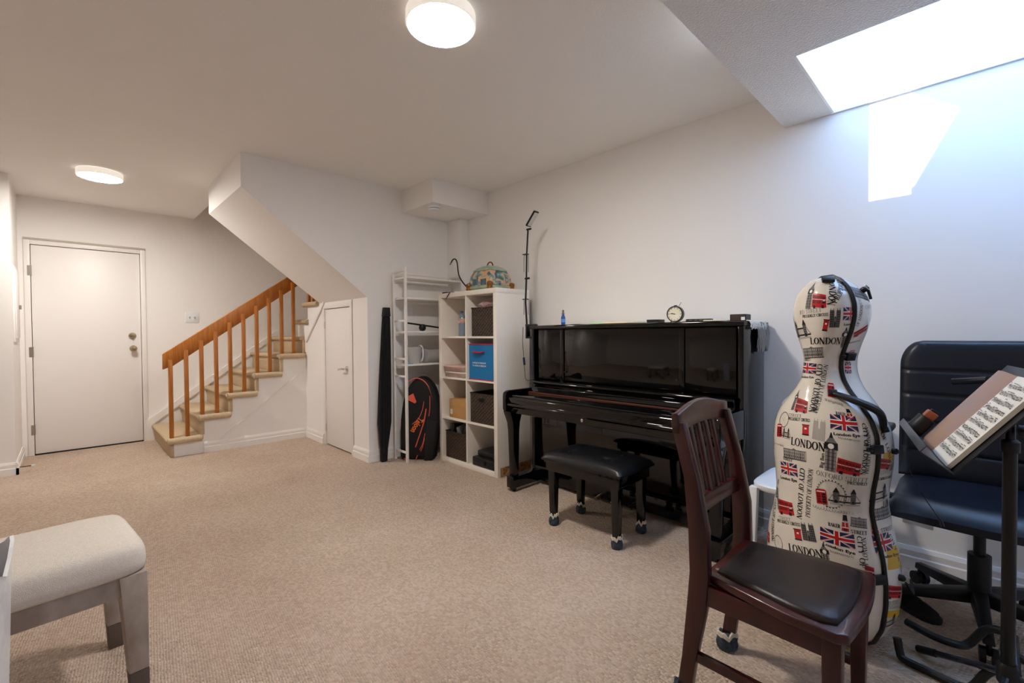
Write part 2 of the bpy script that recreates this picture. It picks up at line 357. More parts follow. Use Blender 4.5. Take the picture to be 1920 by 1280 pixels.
# ================================================================== PIANO
PY0, PY1, PXF, PXB, PXK = .870, 2.403, 2.540, 2.862, 2.245
pn = thing('upright_piano', 'glossy black upright piano against the right wall', 'piano', (2.56, 1.64, 0))
for y0, y1 in ((PY0, PY0+.028), (PY1-.028, PY1)):
    MB().prism([(PXB, 0.02), (PXF, .02), (PXF, 1.172), (PXB, 1.172)], 'y', y0, y1).build('side_panel', BLACK, pn, bevel=.003)
bx((PXF-.012, PY0-.006, 1.172), (PXB+.006, PY1+.006, 1.196)).build('lid', BLACK, pn, bevel=.005)
bx((PXB-.03, PY0+.028, .02), (PXB, PY1-.028, 1.172)).build('back', BLKMET, pn)
# upper front: three panels between stiles
PX = PXF+.018
for y0, y1 in ((PY0+.030, 1.212), (1.218, 2.110), (2.116, PY1-.030)):
    bx((PX, y0+.014, .80), (PX+.016, y1-.014, 1.168)).build('front_panel', BLACK, pn, bevel=.002)
for y in (1.215, 2.113):
    bx((PX-.006, y-.016, .78), (PX+.016, y+.016, 1.17)).build('stile', BLACK, pn, bevel=.003)
for y in (2.085, 1.245):
    k = MB(); k.loft([[(PX-t, y+r*math.cos(2*PI*i/12), .86+r*math.sin(2*PI*i/12)) for i in range(12)] for r, t in ((.006, 0), (.006, .008), (.003, .01))]); k.build('panel_knob', BLKMET, pn)
# fallboard with its rounded top, sloping to the key slip
prof = [(PXF+.03, .785), (PXF-.02, .79), (PXF-.045, .783), (PXF-.05, .772), (PXF-.035, .762), (PXF-.03, .735), (PXF-.06, .708), (PXF-.1, .70), (PXF+.03, .70)]
MB().prism(prof, 'y', PY0+.035, PY1-.035).build('fallboard', BLACK, pn, bevel=.004)
bx((PXF-.092, PY0+.05, .7005), (PXF-.072, PY1-.05, .7065)).build('felt_strip', mat('brown felt', '5a2e1c', .8), pn)
bx((PXK+.012, PY0+.04, .688), (PXF-.06, PY1-.04, .703)).build('key_cover', BLACK, pn, bevel=.006)
prof = [(PXK+.006, .69), (PXK, .68), (PXK+.004, .648), (PXK-.006, .64), (PXK-.006, .625), (PXK+.01, .615), (PXK+.01, .575), (PXK+.05, .57), (PXF, .57), (PXF, .69)]
MB().prism(prof, 'y', PY0+.03, PY1-.03).build('keybed', BLACK, pn, bevel=.003)
for y0, y1 in ((PY0, PY0+.034), (PY1-.034, PY1)):
    MB().prism([(PXF+.02, .73), (PXK+.02, .73), (PXK-.008, .715), (PXK-.012, .69), (PXK-.012, .60), (PXK, .575), (PXF+.02, .57)], 'y', y0, y1).build('cheek', BLACK, pn, bevel=.006)
k = MB(); k.loft([[(PXK+.012-t, 1.71+r*.8*math.cos(2*PI*i/14), .602+r*math.sin(2*PI*i/14)) for i in range(14)] for r, t in ((.011, 0), (.011, .004), (.006, .005))]); k.build('lock', CHROME, pn)
# legs and toe blocks
for y in (PY0+.045, PY1-.045):
    prof = [(.585, .075, .036), (.55, .06, .036), (.50, .042, .032), (.44, .036, .029), (.10, .027, .024)]
    MB().loft([[(2.305-a, y-h_, z), (2.305+a*.7, y-h_, z), (2.305+a*.7, y+h_, z), (2.305-a, y+h_, z)] for z, a, h_ in prof]).build('leg', BLACK, pn, bevel=.003)
    bx((2.258, y-.036, .028), (PXF+.02, y+.036, .112)).build('toe_block', BLACK, pn, bevel=.006)
    for x in (2.29,):
        MB().cyl((x, y-.014, .0201), (x, y+.014, .0201), .02, 14).build('caster', BLKMET, pn)
bx((PXF+.03, PY0+.03, .13), (PXF+.048, PY1-.03, .57)).build('lower_panel', BLACK, pn, bevel=.003)
bx((PXF+.0, PY0+.03, .03), (PXF+.05, PY1-.03, .135)).build('bottom_rail', BLACK, pn, bevel=.004)
for y in (1.50, 1.62, 1.74):
    MB().tube([(PXF+.02, y, .075), (PXF-.05, y, .072), (PXF-.1, y, .06)], [.012, .014, .018], 10, flat=.5).build('pedal', BRONZE, pn)

# cloth runner with fringe on the piano lid
rn = thing('lace_runner', 'cream lace table runner with ragged fringe along the piano top', 'runner', (2.7, 1.6, 1.196))
b = MB(); NY = 90
def runz(y, x): return 1.1975+.0035*max(0, math.sin(y*23)*math.sin(x*31+y*7))
def rfx(y): return PXF+.004+.012*math.sin(y*17)+.006*math.sin(y*41)
top = []; 
b.grid(lambda u, v: ((rfx(PY0+.0+(PY1-PY0)*v)*(1-u)+2.845*u), PY0+(PY1-PY0)*v, runz(PY0+(PY1-PY0)*v, u)+.002), 6, NY)
b.grid(lambda u, v: ((rfx(PY0+.0+(PY1-PY0)*v)*(1-u)+2.845*u), PY0+(PY1-PY0)*v, 1.1968), 6, NY)
LACE = mat('cream lace', 'e6dfd0', .9, bump=(250, .5))
b.build('cloth', LACE, rn)
fr = MB()
for i in range(70):
    x = PXF+.05+(2.845-PXF-.05)*i/69; h = .028+.02*random.random(); j = random.uniform(-.006, .006)
    fr.tube([(x, PY0+.004, 1.2005), (x, PY0-.012, 1.199), (x+j, PY0-.020-random.random()*.006, 1.199-h*.5), (x+j*1.5, PY0-.018-random.random()*.01, 1.199-h)], .0028, 5)
fr.build('fringe', LACE, rn)
tb = MB()
for i in range(120):
    x = 2.70+.15*random.random(); z0 = 1.195-.03*random.random(); L = .10+.05*random.random(); y = PY0-.012-.012*random.random()
    tb.tube([(x, y, z0), (x+random.uniform(-.015, .015), y-.006, z0-L*.5), (x+random.uniform(-.012, .012), y-.002, z0-L)], .003, 4)
to = tb.build('tassel', mat('taupe yarn', '8e857a', .95), rn); to['label'] = 'loose brownish hanging tassel'

# things on the piano
t = thing('spray_bottle', 'small cobalt blue spray bottle with grey cap on the piano', 'bottle', (2.70, 2.22, 1.202))
MB().lathe([(.013, 0), (.0165, .003), (.0165, .055), (.013, .068), (.009, .074), (.009, .08)], (2.70, 2.22, 1.202), 20).build('body', mat('cobalt plastic', '10489c', .25, coat=.5), t)
MB().lathe([(.0166, .02), (.0168, .021), (.0168, .045), (.0166, .046)], (2.70, 2.22, 1.202), 20).build('label_band', mat('pale blue label', '5f8fd0', .5), t)
MB().lathe([(.011, .08), (.011, .09), (.007, .092), (.008, .112), (.003, .114)], (2.70, 2.22, 1.202), 16).build('cap', mat('grey cap', '6e6a68', .4), t)
t = tag(bx((2.62, 1.80, 1.203), (2.74, 1.93, 1.213)).build('paper_pad', mat('mint paper', 'bfe0b4', .8), bevel=.002), 'mint green note pad lying on the piano', 'paper')
t = tag(bx((2.60, 1.56, 1.203), (2.76, 1.79, 1.212)).build('envelope', mat('cream paper', 'e3d3b4', .8), bevel=.002), 'cream envelope lying flat between the mint pad and clock', 'envelope')
t = thing('black_case', 'small flat black case left of the alarm clock', 'case', (2.70, 1.455, 1.203))
bx((2.66, 1.415, 1.203), (2.74, 1.50, 1.211)).build('base', BLKPL, t, bevel=.003); bx((2.66, 1.415, 1.2115), (2.74, 1.50, 1.222)).build('lid', BLKPL, t, bevel=.003)
t = thing('remote_control', 'slim dark remote control right of the alarm clock', 'remote', (2.70, 1.17, 1.203))
bx((2.68, 1.10, 1.203), (2.72, 1.25, 1.219)).build('body', BLKPL, t, bevel=.004)
for i in range(4): bx((2.676, 1.12+.03*i, 1.208), (2.6805, 1.135+.03*i, 1.214)).build('button', mat('button grey', '4b4d50', .5), t, bevel=.001)
t = tag(bx((2.60, 1.0, 1.203), (2.76, 1.11, 1.208)).build('paper_sheet', mat('ivory paper', 'ece4d0', .8), bevel=.001), 'ivory folded sheet beside the small brown box', 'paper')
t = thing('small_box', 'small dark brown box with white label at the piano end', 'box', (2.70, .94, 1.203))
bx((2.66, .905, 1.203), (2.74, .985, 1.238)).build('body', mat('dark brown card', '3a2822', .6), t, bevel=.002)
bx((2.6585, .905, 1.204), (2.66, .925, 1.222)).build('label_sticker', mat('sticker', 'd8d8d8', .6), t); bx((2.66, .90, 1.204), (2.735, .905, 1.236)).build('black_end', BLKPL, t)
# alarm clock
cx, cy, cz = 2.70, 1.325, 1.252
ck = thing('alarm_clock', 'round black alarm clock with cream face on the piano', 'clock', (cx, cy, 1.203), R(8))
def xl(mb, prof, n=36, mi=0):   # lathe along local -x
    return mb.loft([[(-t_, r*math.cos(2*PI*i/n), .05+r*math.sin(2*PI*i/n)) for i in range(n)] for r, t_ in prof], mi=mi)
xl(MB(), [(.03, -.045), (.044, -.035), (.05, -.02), (.05, .012), (.048, .018), (.044, .018), (.044, .012)]).build('case', BLKMET, ck, world=False)
fc = xl(MB(), [(.0435, .0125), (.001, .013)]).build('dial', mat('cream dial', 'e9e2cb', .5), ck, world=False)
tk = MB()
for i in range(12):
    a = 2*PI*i/12; tk.cbox((-.0138, .037*math.sin(a), .05+.037*math.cos(a)), (.0006, .003, .006), Matrix.Rotation(a, 3, 'X').transposed())
tk.build('hour_mark', BLKPL, fc, world=False, smooth=False)
for a, L, w_ in ((R(-78), .024, .0042), (R(-84), .034, .0022)):
    h = MB(); h.cbox((0, 0, L/2-.004), (.0008, w_, L), None); hv = [Matrix.Rotation(a, 3, 'X') @ Vector(p) for p in h.v]; hb = MB(); hb.add([(p.x-.0155, p.y, p.z+.05) for p in hv], h.f)
    hb.build('hand', BLKPL, fc, world=False, smooth=False)
MB().tube([(.005, -.02, .098), (.005, -.035, .122)], .0014, 6).build('alarm_lever', BLKMET, ck, world=False)
bx((.0, -.008, .1005), (.012, .008, .1045)).build('button', BLKMET, ck, world=False)
for s_ in (-1, 1): MB().tube([(-.005, s_*.02, .008), (-.006, s_*.026, .0)], .004, 8).build('foot', BLKMET, ck, world=False)

# clamp lamp at the left end of the piano
lm = thing('clamp_lamp', 'tall black jointed clamp lamp on the left end of the piano', 'lamp', (2.60, 2.44, 1.1))
LX, LY = 2.60, 2.495
b = MB(); b.box((LX-.02, PY1-.01+.018, 1.197), (LX+.02, LY+.012, 1.212)); b.box((LX-.018, LY-.006, 1.10), (LX+.018, LY+.012, 1.2)); b.box((LX-.015, PY1+.006, 1.10), (LX+.015, LY+.0, 1.115)); b.cyl((LX, PY1+.025, 1.108), (LX, PY1+.025, 1.168), .005, 8); b.cyl((LX, PY1+.025, 1.165), (LX, PY1+.025, 1.172), .014, 12)
b.build('clamp', BLKMET, lm, bevel=.002)
pts = [onx(988, 612, LX), onx(985.5, 566, LX), onx(987, 522, LX), onx(987.5, 478, LX), onx(990, 430, LX)]
b = MB(); b.tube(pts[:3], .0075, 8); b.build('lower_arm', BLKMET, lm)
b = MB(); b.tube(pts[2:], .0065, 8); b.build('upper_arm', BLKMET, lm)
for a, c in ((561, 590), (477, 510)):
    for dx in (-4, 4):
        p0, p1 = onx(986.5+dx, a, LX-.012), onx(986.5+dx, c, LX-.012); n = 60
        b = MB(); b.tube([(p0[0]+.004*math.cos(i*1.3), p0[1]*(1-i/n)+p1[1]*i/n+.004*math.sin(i*1.3), p0[2]*(1-i/n)+p1[2]*i/n) for i in range(n+1)], .0013, 5)
        b.build('spring', BLKMET, lm)
    p0 = onx(986.5, a, LX); MB().cbox((p0[0]-.006, p0[1], p0[2]), (.03, .045, .006)).build('spring_bracket', BLKMET, lm)
for x_, y_ in ((987, 522), (990, 430)):
    p0 = onx(x_, y_, LX); MB().tube([(p0[0], p0[1]+.012, p0[2]), (p0[0], p0[1]-.03, p0[2])], .008, 10).build('joint_knob', BLKMET, lm)
h0, h1 = onx(990, 424, LX), onx(1003, 401, LX); d_ = Vector(h1)-Vector(h0); d_ = d_.normalized()
side = Vector((1, 0, 0)); nn = d_.cross(side)
Mx = Matrix((side, d_, nn)).transposed(); L_ = .135
c_ = Vector(h0)+d_*L_*.5
MB().cbox(c_, (.05, L_, .016), Mx).build('head', BLKMET, lm, bevel=.003)
MB().cbox(c_+nn*(-.0095 if (Mx @ Vector((0, 0, 1))).z > 0 else .0095), (.038, L_*.86, .003), Mx).build('led_strip', mat('unlit led strip', 'c9c8c4', .5), lm)
cb = [onx(981, 613, LX-.03), onx(980, 640, LX-.03), onx(982, 668, LX-.03), onx(983.5, 690, LX-.03), onx(987, 712, LX-.06), (LX-.075, PY1-.05, .796)]
MB().tube(smoothpts(cb, 6), .0022, 6).build('cord', BLKPL, lm)
p0, p1 = onx(982, 670, LX-.03), onx(983.5, 684, LX-.03); MB().tube([p0, p1], .011, 8, flat=.6).build('cord_switch', mat('dark blue switch', '14224a', .35), lm)

# ================================================================== PIANO BENCH
pb = thing('piano_bench', 'black piano bench with buttoned leather seat and padded feet', 'bench', (2.19, 1.555, 0))
LEATH = mat('black leather', '0d0d10', .38, bump=(180, .15, .001), spec=.5)
bx0, bx1, by0, by1 = 2.012, 2.365, 1.285, 1.83
def cush(x0, x1, y0, y1, z0, z1, dome, dims, nu=28, nv=28, pw=5):
    def f(u, v):
        X = -1+2*u; Y = -1+2*v; e = max(0, 1-abs(X)**pw)*max(0, 1-abs(Y)**pw); z = z0+(z1-z0)*(e**.35)+dome*(1-X*X)*(1-Y*Y)
        x = x0+(x1-x0)*u; y = y0+(y1-y0)*v
        for (a, b_) in dims: z -= .014*math.exp(-((x-a)**2+(y-b_)**2)/.0012)
        return (x, y, z)
    b = MB(); b.grid(f, nu, nv); b.box((x0, y0, z0-.012), (x1, y1, z0+.001)); return b
BT = [(bx0+.10, by0+.14), (bx0+.10, by1-.14), (bx1-.10, by0+.14), (bx1-.10, by1-.14)]
ct = cush(bx0, bx1, by0, by1, .40, .442, .012, BT, 40, 40).build('cushion', LEATH, pb, ang=60)
for a, c in BT: MB().lathe([(.012, .4375), (.011, .443), (.004, .4455), (.001, .4455)], (a, c, 0), 14).build('button', LEATH, ct)
b = MB(); 
bx((bx0+.02, by0+.02, .325), (bx0+.045, by1-.02, .389)).build('apron', BLACK, pb, bevel=.003); bx((bx1-.045, by0+.02, .325), (bx1-.02, by1-.02, .389)).build('apron', BLACK, pb, bevel=.003)
bx((bx0+.045, by0+.02, .325), (bx1-.045, by0+.045, .389)).build('apron', BLACK, pb, bevel=.003); bx((bx0+.045, by1-.045, .325), (bx1-.045, by1-.02, .389)).build('apron', BLACK, pb, bevel=.003)
FELT = mat('navy felt sock', '27323f', .95, bump=(120, .8, .004), var=(60, '3d4a58')); FLINT = mat('cream felt lining', 'cfc6b8', .95, bump=(120, .8))
def sock(parent, x, y, r=.03, h=.058, seed=0):
    rnd = random.Random(seed); n = 22
    prof = [(.80, 0), (1.05, .10), (1.12, .35), (1.0, .6), (1.08, .8), (.98, 1.0), (.80, .96), (.74, .6)]
    b = MB(); jit = [rnd.uniform(-.16, .16) for _ in range(n)]; wv = [rnd.uniform(-.12, .12) for _ in range(n)]
    b.loft([[(x+r*(a+jit[k]*.5*zz)*math.cos(2*PI*k/n), y+r*(a+jit[k]*.5*zz)*math.sin(2*PI*k/n), .0005+h*(zz+(wv[k]*1.6 if zz > .75 else 0)+(.02 if zz > .9 else 0))) for k in range(n)] for a, zz in prof[:6]], cap=True)
    o = b.build('felt_sock', FELT, parent)
    b = MB(); b.loft([[(x+r*(a+jit[k]*.5*zz)*1.02*math.cos(2*PI*k/n), y+r*(a+jit[k]*.5*zz)*1.02*math.sin(2*PI*k/n), .001+h*(zz+wv[k]*1.6+.02)) for k in range(n)] for a, zz in ((1.06, .80), (1.02, 1.04), (.78, 1.06), (.72, .85))], cap=False)
    b.build('cuff', FLINT, o)
for i, (x, y) in enumerate(((2.058, 1.772), (2.062, 1.338), (2.321, 1.345), (2.312, 1.765))):
    MB().loft([[(x-a, y-a, z), (x+a, y-a, z), (x+a, y+a, z), (x-a, y+a, z)] for z, a in ((.003, .017), (.325, .023), (.389, .023))]).build('leg', BLACK, pb, bevel=.002)
    sock(pb, x, y, .028, .062, i)

# ================================================================== CUBE SHELF
sx0, sx1, sy0, sy1, sz = 2.402, 2.775, 2.646, 3.424, 1.502
sh = thing('cube_shelf', 'white eight-cube bookcase standing beside the piano', 'shelf', (2.59, 3.035, 0))
TK, TI = .04, .016
bx((sx0, sy0, 0), (sx1, sy0+TK, sz-TK)).build('side_panel', WHITE, sh, bevel=.002); bx((sx0, sy1-TK, 0), (sx1, sy1, sz-TK)).build('side_panel', WHITE, sh, bevel=.002)
bx((sx0, sy0, sz-TK), (sx1, sy1, sz)).build('top_panel', WHITE, sh, bevel=.002); bx((sx0, sy0+TK, 0), (sx1, sy1-TK, TK)).build('bottom_panel', WHITE, sh, bevel=.002)
ym = (sy0+sy1)/2
bx((sx0+.002, ym-TI/2, TK), (sx1, ym+TI/2, sz-TK)).build('divider', WHITE, sh, bevel=.001)
CH = (sz-2*TK-3*TI)/4; SZ = [TK+i*(CH+TI) for i in range(4)]
for i in range(3):
    for a, c in ((sy0+TK, ym-TI/2), (ym+TI/2, sy1-TK)):
        bx((sx0+.002, a, SZ[i+1]-TI), (sx1, c, SZ[i+1])).build('shelf_board', WHITE, sh, bevel=.001)
bx((sx0+.03, sy0-.003, .004), (sx1, sy0-.0005, .075)).build('torn_edge', mat('worn chipboard', '6e4a22', .8, var=(40, 'b08a58')), sh)
CELL = {}   # (row from bottom, col 0=right(near) 1=left(far)) -> y range, floor z
for r in range(4):
    CELL[r, 0] = (sy0+TK, ym-TI/2, SZ[r]); CELL[r, 1] = (ym+TI/2, sy1-TK, SZ[r])
WICK = mat('dark wicker', '4a382b', .5, var=(90, '1e1510'))
def basket(y0, y1, z0, h, label, x0, x1, holes=True):
    c = ((x0+x1)/2, (y0+y1)/2); t = thing('wicker_basket', label, 'basket', (c[0], c[1], z0), 0, 'dark wicker baskets in the cube shelf')
    b = MB(); nr = int(h/.015); per = [(x0, y0), (x1, y0), (x1, y1), (x0, y1)]
    def f(u, v):
        k = u*4; i = min(3, int(k)); fr_ = k-i; p, q = per[i], per[(i+1) % 4]; x = p[0]+(q[0]-p[0])*fr_; y = p[1]+(q[1]-p[1])*fr_
        nx, ny = [(0, -1), (1, 0), (0, 1), (-1, 0)][i]; d = .006*math.sin(v*nr*PI+PI*.5)*math.cos(fr_*16*PI)
        if fr_ < .001 or fr_ > .999: d = 0
        return (x+nx*d, y+ny*d, z0+.001+h*v)
    b.grid(f, 160, nr*2); b.box((x0+.002, y0+.002, z0+.0005), (x1-.002, y1-.002, z0+.006)); b.build('woven_wall', WICK, t, ang=80)
    rim = MB(); rim.tube([(x0, y0, z0+h), (x1, y0, z0+h), (x1, y1, z0+h), (x0, y1, z0+h)], .006, 8, closed=True); rim.build('rim', WICK, t)
    if holes: bx((x0-.0055, c[1]-.035, z0+h-.065), (x0-.002, c[1]+.035, z0+h-.035)).build('handle_hole', mat('hole', '050404', .9), t, bevel=.001)
    return t
X0 = sx0+.02
y0, y1, z0 = CELL[3, 0]; basket(y0+.02, y1-.05, z0, .235, 'dark wicker basket with a clear bag in the top cube row', X0, sx1-.03, False)
by = tag(MB().lathe([(.05, 0), (.10, .02), (.12, .05), (.07, .075), (.02, .09), (.001, .095)], (X0+.12, y1-.15, z0+.215), 18, .8, 1.1).build('plastic_bag', mat('crinkled clear bag', 'd9c4c0', .25, bump=(45, 1, .02), var=(14, 'b9898c')), smooth=True), 'crinkled translucent bag poking out of the top wicker basket', 'bag')
y0, y1, z0 = CELL[1, 0]; basket(y0+.02, y1-.025, z0, .245, 'dark wicker basket with handle hole in the second cube row from the floor', X0, sx1-.03)
y0, y1, z0 = CELL[0, 1]; basket(y0+.012, y1-.03, z0, .235, 'dark wicker basket full of dark odds and ends in the bottom cube', X0, sx1-.03, False)
for i, (dx, dy, a) in enumerate(((.04, .03, 15), (.04, .12, -12), (.04, .21, 10))):
    q = MB(); q.cbox((X0+.06+dx, y0+.055+dy, z0+.245), (.14, .05, .09), Matrix.Rotation(R(a), 3, 'Y'))
    o = tag(q.build('pouch', [LEATH, mat('grey pouch', '6d7074', .4), BLKPL][i], bevel=.012), ['shiny black pouch on top of the bottom wicker basket', 'grey edged pouch in the bottom wicker basket', 'matt black pouch deep in the bottom wicker basket'][i], 'pouch')
# blue fabric bin
y0, y1, z0 = CELL[2, 0]
t = thing('fabric_bin', 'bright blue fabric storage bin with red handle in the bookcase', 'bin', (sx0+.17, (y0+y1)/2, z0))
fb0, fb1 = y0+.012, y1-.03; BLUE = mat('blue nonwoven fabric', '0f72ad', .75, bump=(200, .2)); XF = sx0+.006
b = MB(); b.box((XF, fb0, z0+.0005), (XF+.004, fb1, z0+.295)); b.box((XF+.004, fb0, z0+.0005), (sx1-.05, fb0+.004, z0+.295)); b.box((XF+.004, fb1-.004, z0+.0005), (sx1-.05, fb1, z0+.295)); b.box((sx1-.054, fb0+.004, z0+.0005), (sx1-.05, fb1-.004, z0+.295)); b.box((XF+.004, fb0+.004, z0+.0005), (sx1-.054, fb1-.004, z0+.005))
b.build('body', BLUE, t)
RED = mat('red webbing', 'c4202c', .7)
for zz in (.296, .0045): MB().tube([(XF-.003, fb0, z0+zz), (XF-.003, fb1, z0+zz)], .004, 8).build('red_piping', RED, t)
yc = (fb0+fb1)/2+.02
MB().tube(smoothpts([(XF-.003, yc+.065, z0+.235), (XF-.022, yc+.03, z0+.232), (XF-.022, yc-.03, z0+.228), (XF-.003, yc-.065, z0+.235)], 5), [.017]*16, 8, flat=.35).build('handle', RED, t)
bw = MB()
for s_, yz in (('A WORLD OF FRIENDSHIP', .135), ('TO WORK IN FREEDOM', .112)):
    V, F = textmesh(s_, bold=.01); wd_ = .17
    bw.add([(XF-.001, yc+wd_/2-v[0]*wd_, z0+yz+v[1]*.0125) for v in V], F)
bw.build('lettering', mat('white print', 'eeeeee', .6), t, smooth=False, fix=False)
# cardboard box
y0, y1, z0 = CELL[1, 1]
t = thing('cardboard_box', 'brown cardboard box with white sticker in the bookcase', 'box', (sx0+.15, (y0+y1)/2, z0)); CARD = mat('cardboard', 'b98d57', .8, var=(5, 'a97d49'))
bx((X0+.01, y0+.012, z0+.0005), (sx1-.08, y1-.07, z0+.165)).build('body', CARD, t, bevel=.002)
bx((X0+.009, y0+.012, z0+.1), (X0+.0099, y1-.07, z0+.103)).build('tape_line', mat('tape', '9a7443', .4), t)
bx((X0+.0085, y1-.115, z0+.03), (X0+.0098, y1-.085, z0+.075)).build('sticker', mat('sticker white', 'dedad2', .6), t)
# plastic tubs
y0, y1, z0 = CELL[2, 1]
for i in range(2):
    zz = z0+.0005+i*.052; t = thing('plastic_tub', ['flat translucent tub, lower of the pair in the bookcase', 'flat translucent tub with pink lid edge, upper of the pair in the bookcase'][i], 'tub', (sx0+.17, (y0+y1)/2, zz))
    q = .012 if i == 0 else -.03
    MB().lathe([(.90, 0), (.93, .004), (1.0, .040), (.97, .040), (.9, .006)], (sx0+.155+q*.4, (y0+y1)/2+.002, zz), 48, .155, .158, pw=6).build('tray', mat('cloudy plastic', 'd8c8bd', .3, var=(12, 'c9a79c'), trans=.25), t)
    MB().lathe([(1.02, .040), (1.02, .046), (.98, .05), (.01, .050)], (sx0+.155+q*.4, (y0+y1)/2+.002, zz), 48, .155, .158, pw=6).build('lid', mat('lid plastic %d' % i, ['e6ddd4', 'd9b3a6'][i], .3), t)
# water bottle
y0, y1, z0 = CELL[3, 1]
bx_, by_ = sx0+.09, y0+.155; z0 += .0006
t = thing('water_bottle', 'clear plastic water bottle with red and white label in the bookcase', 'bottle', (bx_, by_, z0))
MB().lathe([(.028, 0), (.032, .006), (.032, .05), (.030, .055), (.032, .06), (.032, .12), (.033, .15), (.028, .175), (.014, .195), (.013, .205)], (bx_, by_, z0), 24).build('body', mat('blue tinted water', '8aa0b4', .08, trans=.35, coat=.6, bump=(60, .4)), t)
MB().lathe([(.0325, .115), (.0335, .118), (.0335, .155), (.0325, .157)], (bx_, by_, z0), 24).build('label', mat('white label', 'e4dcd8', .5, var=(30, 'b04a4a')), t)
MB().lathe([(.015, .205), (.015, .221), (.001, .222)], (bx_, by_, z0), 18).build('cap', mat('blue cap', '33506f', .4), t)
# flat black case
y0, y1, z0 = CELL[0, 0]
t = thing('tool_case', 'flat black hard case in the bottom right cube', 'case', (sx0+.16, (y0+y1)/2, z0))
bx((sx0+.012, y0+.012, z0+.0005), (sx1-.03, y1-.05, z0+.075)).build('lower_shell', BLKPL, t, bevel=.01)
bx((sx0+.05, y0+.015, z0+.0755), (sx1-.03, y1-.07, z0+.125)).build('upper_shell', BLKPL, t, bevel=.014)
bx((sx0+.004, (y0+y1)/2-.05, z0+.025), (sx0+.0115, (y0+y1)/2, z0+.06)).build('clasp', BLKMET, t, bevel=.003)

# domed painted casket on the bookcase
cs = thing('painted_casket', 'domed floral painted casket with brass feet on the bookcase', 'casket', (2.59, 2.93, sz))
def flowers():
    m = bpy.data.materials.new('floral paint'); m.use_nodes = True; nt = m.node_tree; b = nt.nodes['Principled BSDF']; b.inputs['Roughness'].default_value = .4
    tc = nt.nodes.new('ShaderNodeTexCoord'); n = nt.nodes.new('ShaderNodeTexNoise'); n.inputs['Scale'].default_value = 16; n.inputs['Detail'].default_value = 5; n.inputs['Distortion'].default_value = 1.2
    nt.links.new(tc.outputs['Object'], n.inputs['Vector']); cr = nt.nodes.new('ShaderNodeValToRGB'); e = cr.color_ramp.elements
    e[0].position = .3; e[0].color = lin('2c3a3c'); e[1].position = .75; e[1].color = lin('b4553c')
    for p_, c_ in ((.40, '51707a'), (.48, '7f9a97'), (.54, 'd0b088'), (.62, 'd99f78')):
        q = e.new(p_); q.color = lin(c_)
    nt.links.new(n.outputs['Fac'], cr.inputs['Fac']); nt.links.new(cr.outputs['Color'], b.inputs['Base Color']); return m
FLO = flowers(); SAGE = mat('sage green paint', 'a9b79c', .45, var=(20, '8fa28c')); GOLD = mat('antique gold', '8a5a22', .4, .6, bump=(120, .8))
cX, cY = 2.59, 2.93; HX, HY = .125, .135
def sq(prof, n=4, mb=None):
    return (mb or MB()).loft([[(cX-a*HX, cY-a*HY, sz+z), (cX+a*HX, cY-a*HY, sz+z), (cX+a*HX, cY+a*HY, sz+z), (cX-a*HX, cY+a*HY, sz+z)] for a, z in prof])
sq([(.98, .012), (1.04, .018), (1.04, .034), (1.0, .040)]).build('base_moulding', SAGE, cs, bevel=.003)
sq([(.99, .040), (1.0, .06), (.97, .10), (.90, .135), (.78, .165)]).build('body', FLO, cs, bevel=.004, seg=3)
sq([(.80, .165), (.80, .172), (.62, .195), (.36, .212), (.10, .218)]).build('lid', SAGE, cs, bevel=.004)
MB().tube([(cX, cY-.035*math.cos(a), sz+.214+.034*math.sin(a)) for a in [PI*i/10 for i in range(11)]], .006, 8).build('handle', GOLD, cs)
for a in (-1, 1):
    for c in (-1, 1): MB().lathe([(.014, 0), (.026, .012), (.020, .03), (.026, .045), (.024, .06), (.010, .068), (.001, .07)], (cX+a*HX*1.0, cY+c*HY*1.0, sz+.0005), 14).build('foot', GOLD, cs)
for i, (yy, zz, h_) in enumerate(((.05, .07, .05), (-.055, .065, .055))):
    MB().prism([(cY+yy-.035, sz+zz-.022), (cY+yy+.035, sz+zz-.022), (cY+yy+.033, sz+zz+.028), (cY+yy-.033, sz+zz+.028)], 'x', cX-HX*1.012, cX-HX*.9).build('painted_picture', mat('teal picture', '5d7f86', .4, var=(25, '32474f')), cs)

# small gooseneck lamp on the bookcase
gl = thing('desk_lamp', 'thin black desk lamp with cable standing on the bookcase', 'lamp', (2.55, 3.14, sz))
GX = 2.55
g = [(GX, 3.14, sz+.006)]+[tuple(onx(x_, y_, GX)) for x_, y_ in ((862, 520), (857, 492), (853, 485.5), (849, 487), (846, 492))]
MB().tube(smoothpts(g, 6), .006, 8).build('stem', BLKMET, gl)
MB().tube([g[-1], tuple(np.array(g[-1])+(np.array(g[-1])-np.array(g[-2]))*.8)], .0065, 8).build('head', mat('grey lamp head', '8b8782', .4), gl)
bx((GX-.05, 3.09, sz+.0005), (GX+.05, 3.19, sz+.012)).build('base', BLKMET, gl, bevel=.003)
MB().tube(smoothpts([(GX-.05, 3.16, sz+.005), (sx0+.03, 3.22, sz+.004), (sx0-.004, 3.24, sz+.003), (sx0-.012, 3.27, sz-.03), (sx0-.006, 3.30, sz-.055), (sx0-.004, 3.285, sz-.03), (sx0-.003, 3.25, sz+.004), (sx0+.03, 3.32, sz+.006), (sx0+.05, 3.37, sz+.006)], 6), .0028, 6).build('cable', BLKPL, gl)
tag(bx((sx0+.02, 3.33, sz+.0005), (sx0+.06, 3.395, sz+.014)).build('phone_charger', BLKPL, bevel=.004), 'small black charger brick at the corner of the bookcase top', 'charger')
tag(bx((sx0+.03, 3.21, sz+.0005), (sx0+.11, 3.30, sz+.010)).build('white_charger', WPL, bevel=.003), 'small white adapter block on the bookcase top', 'adapter')

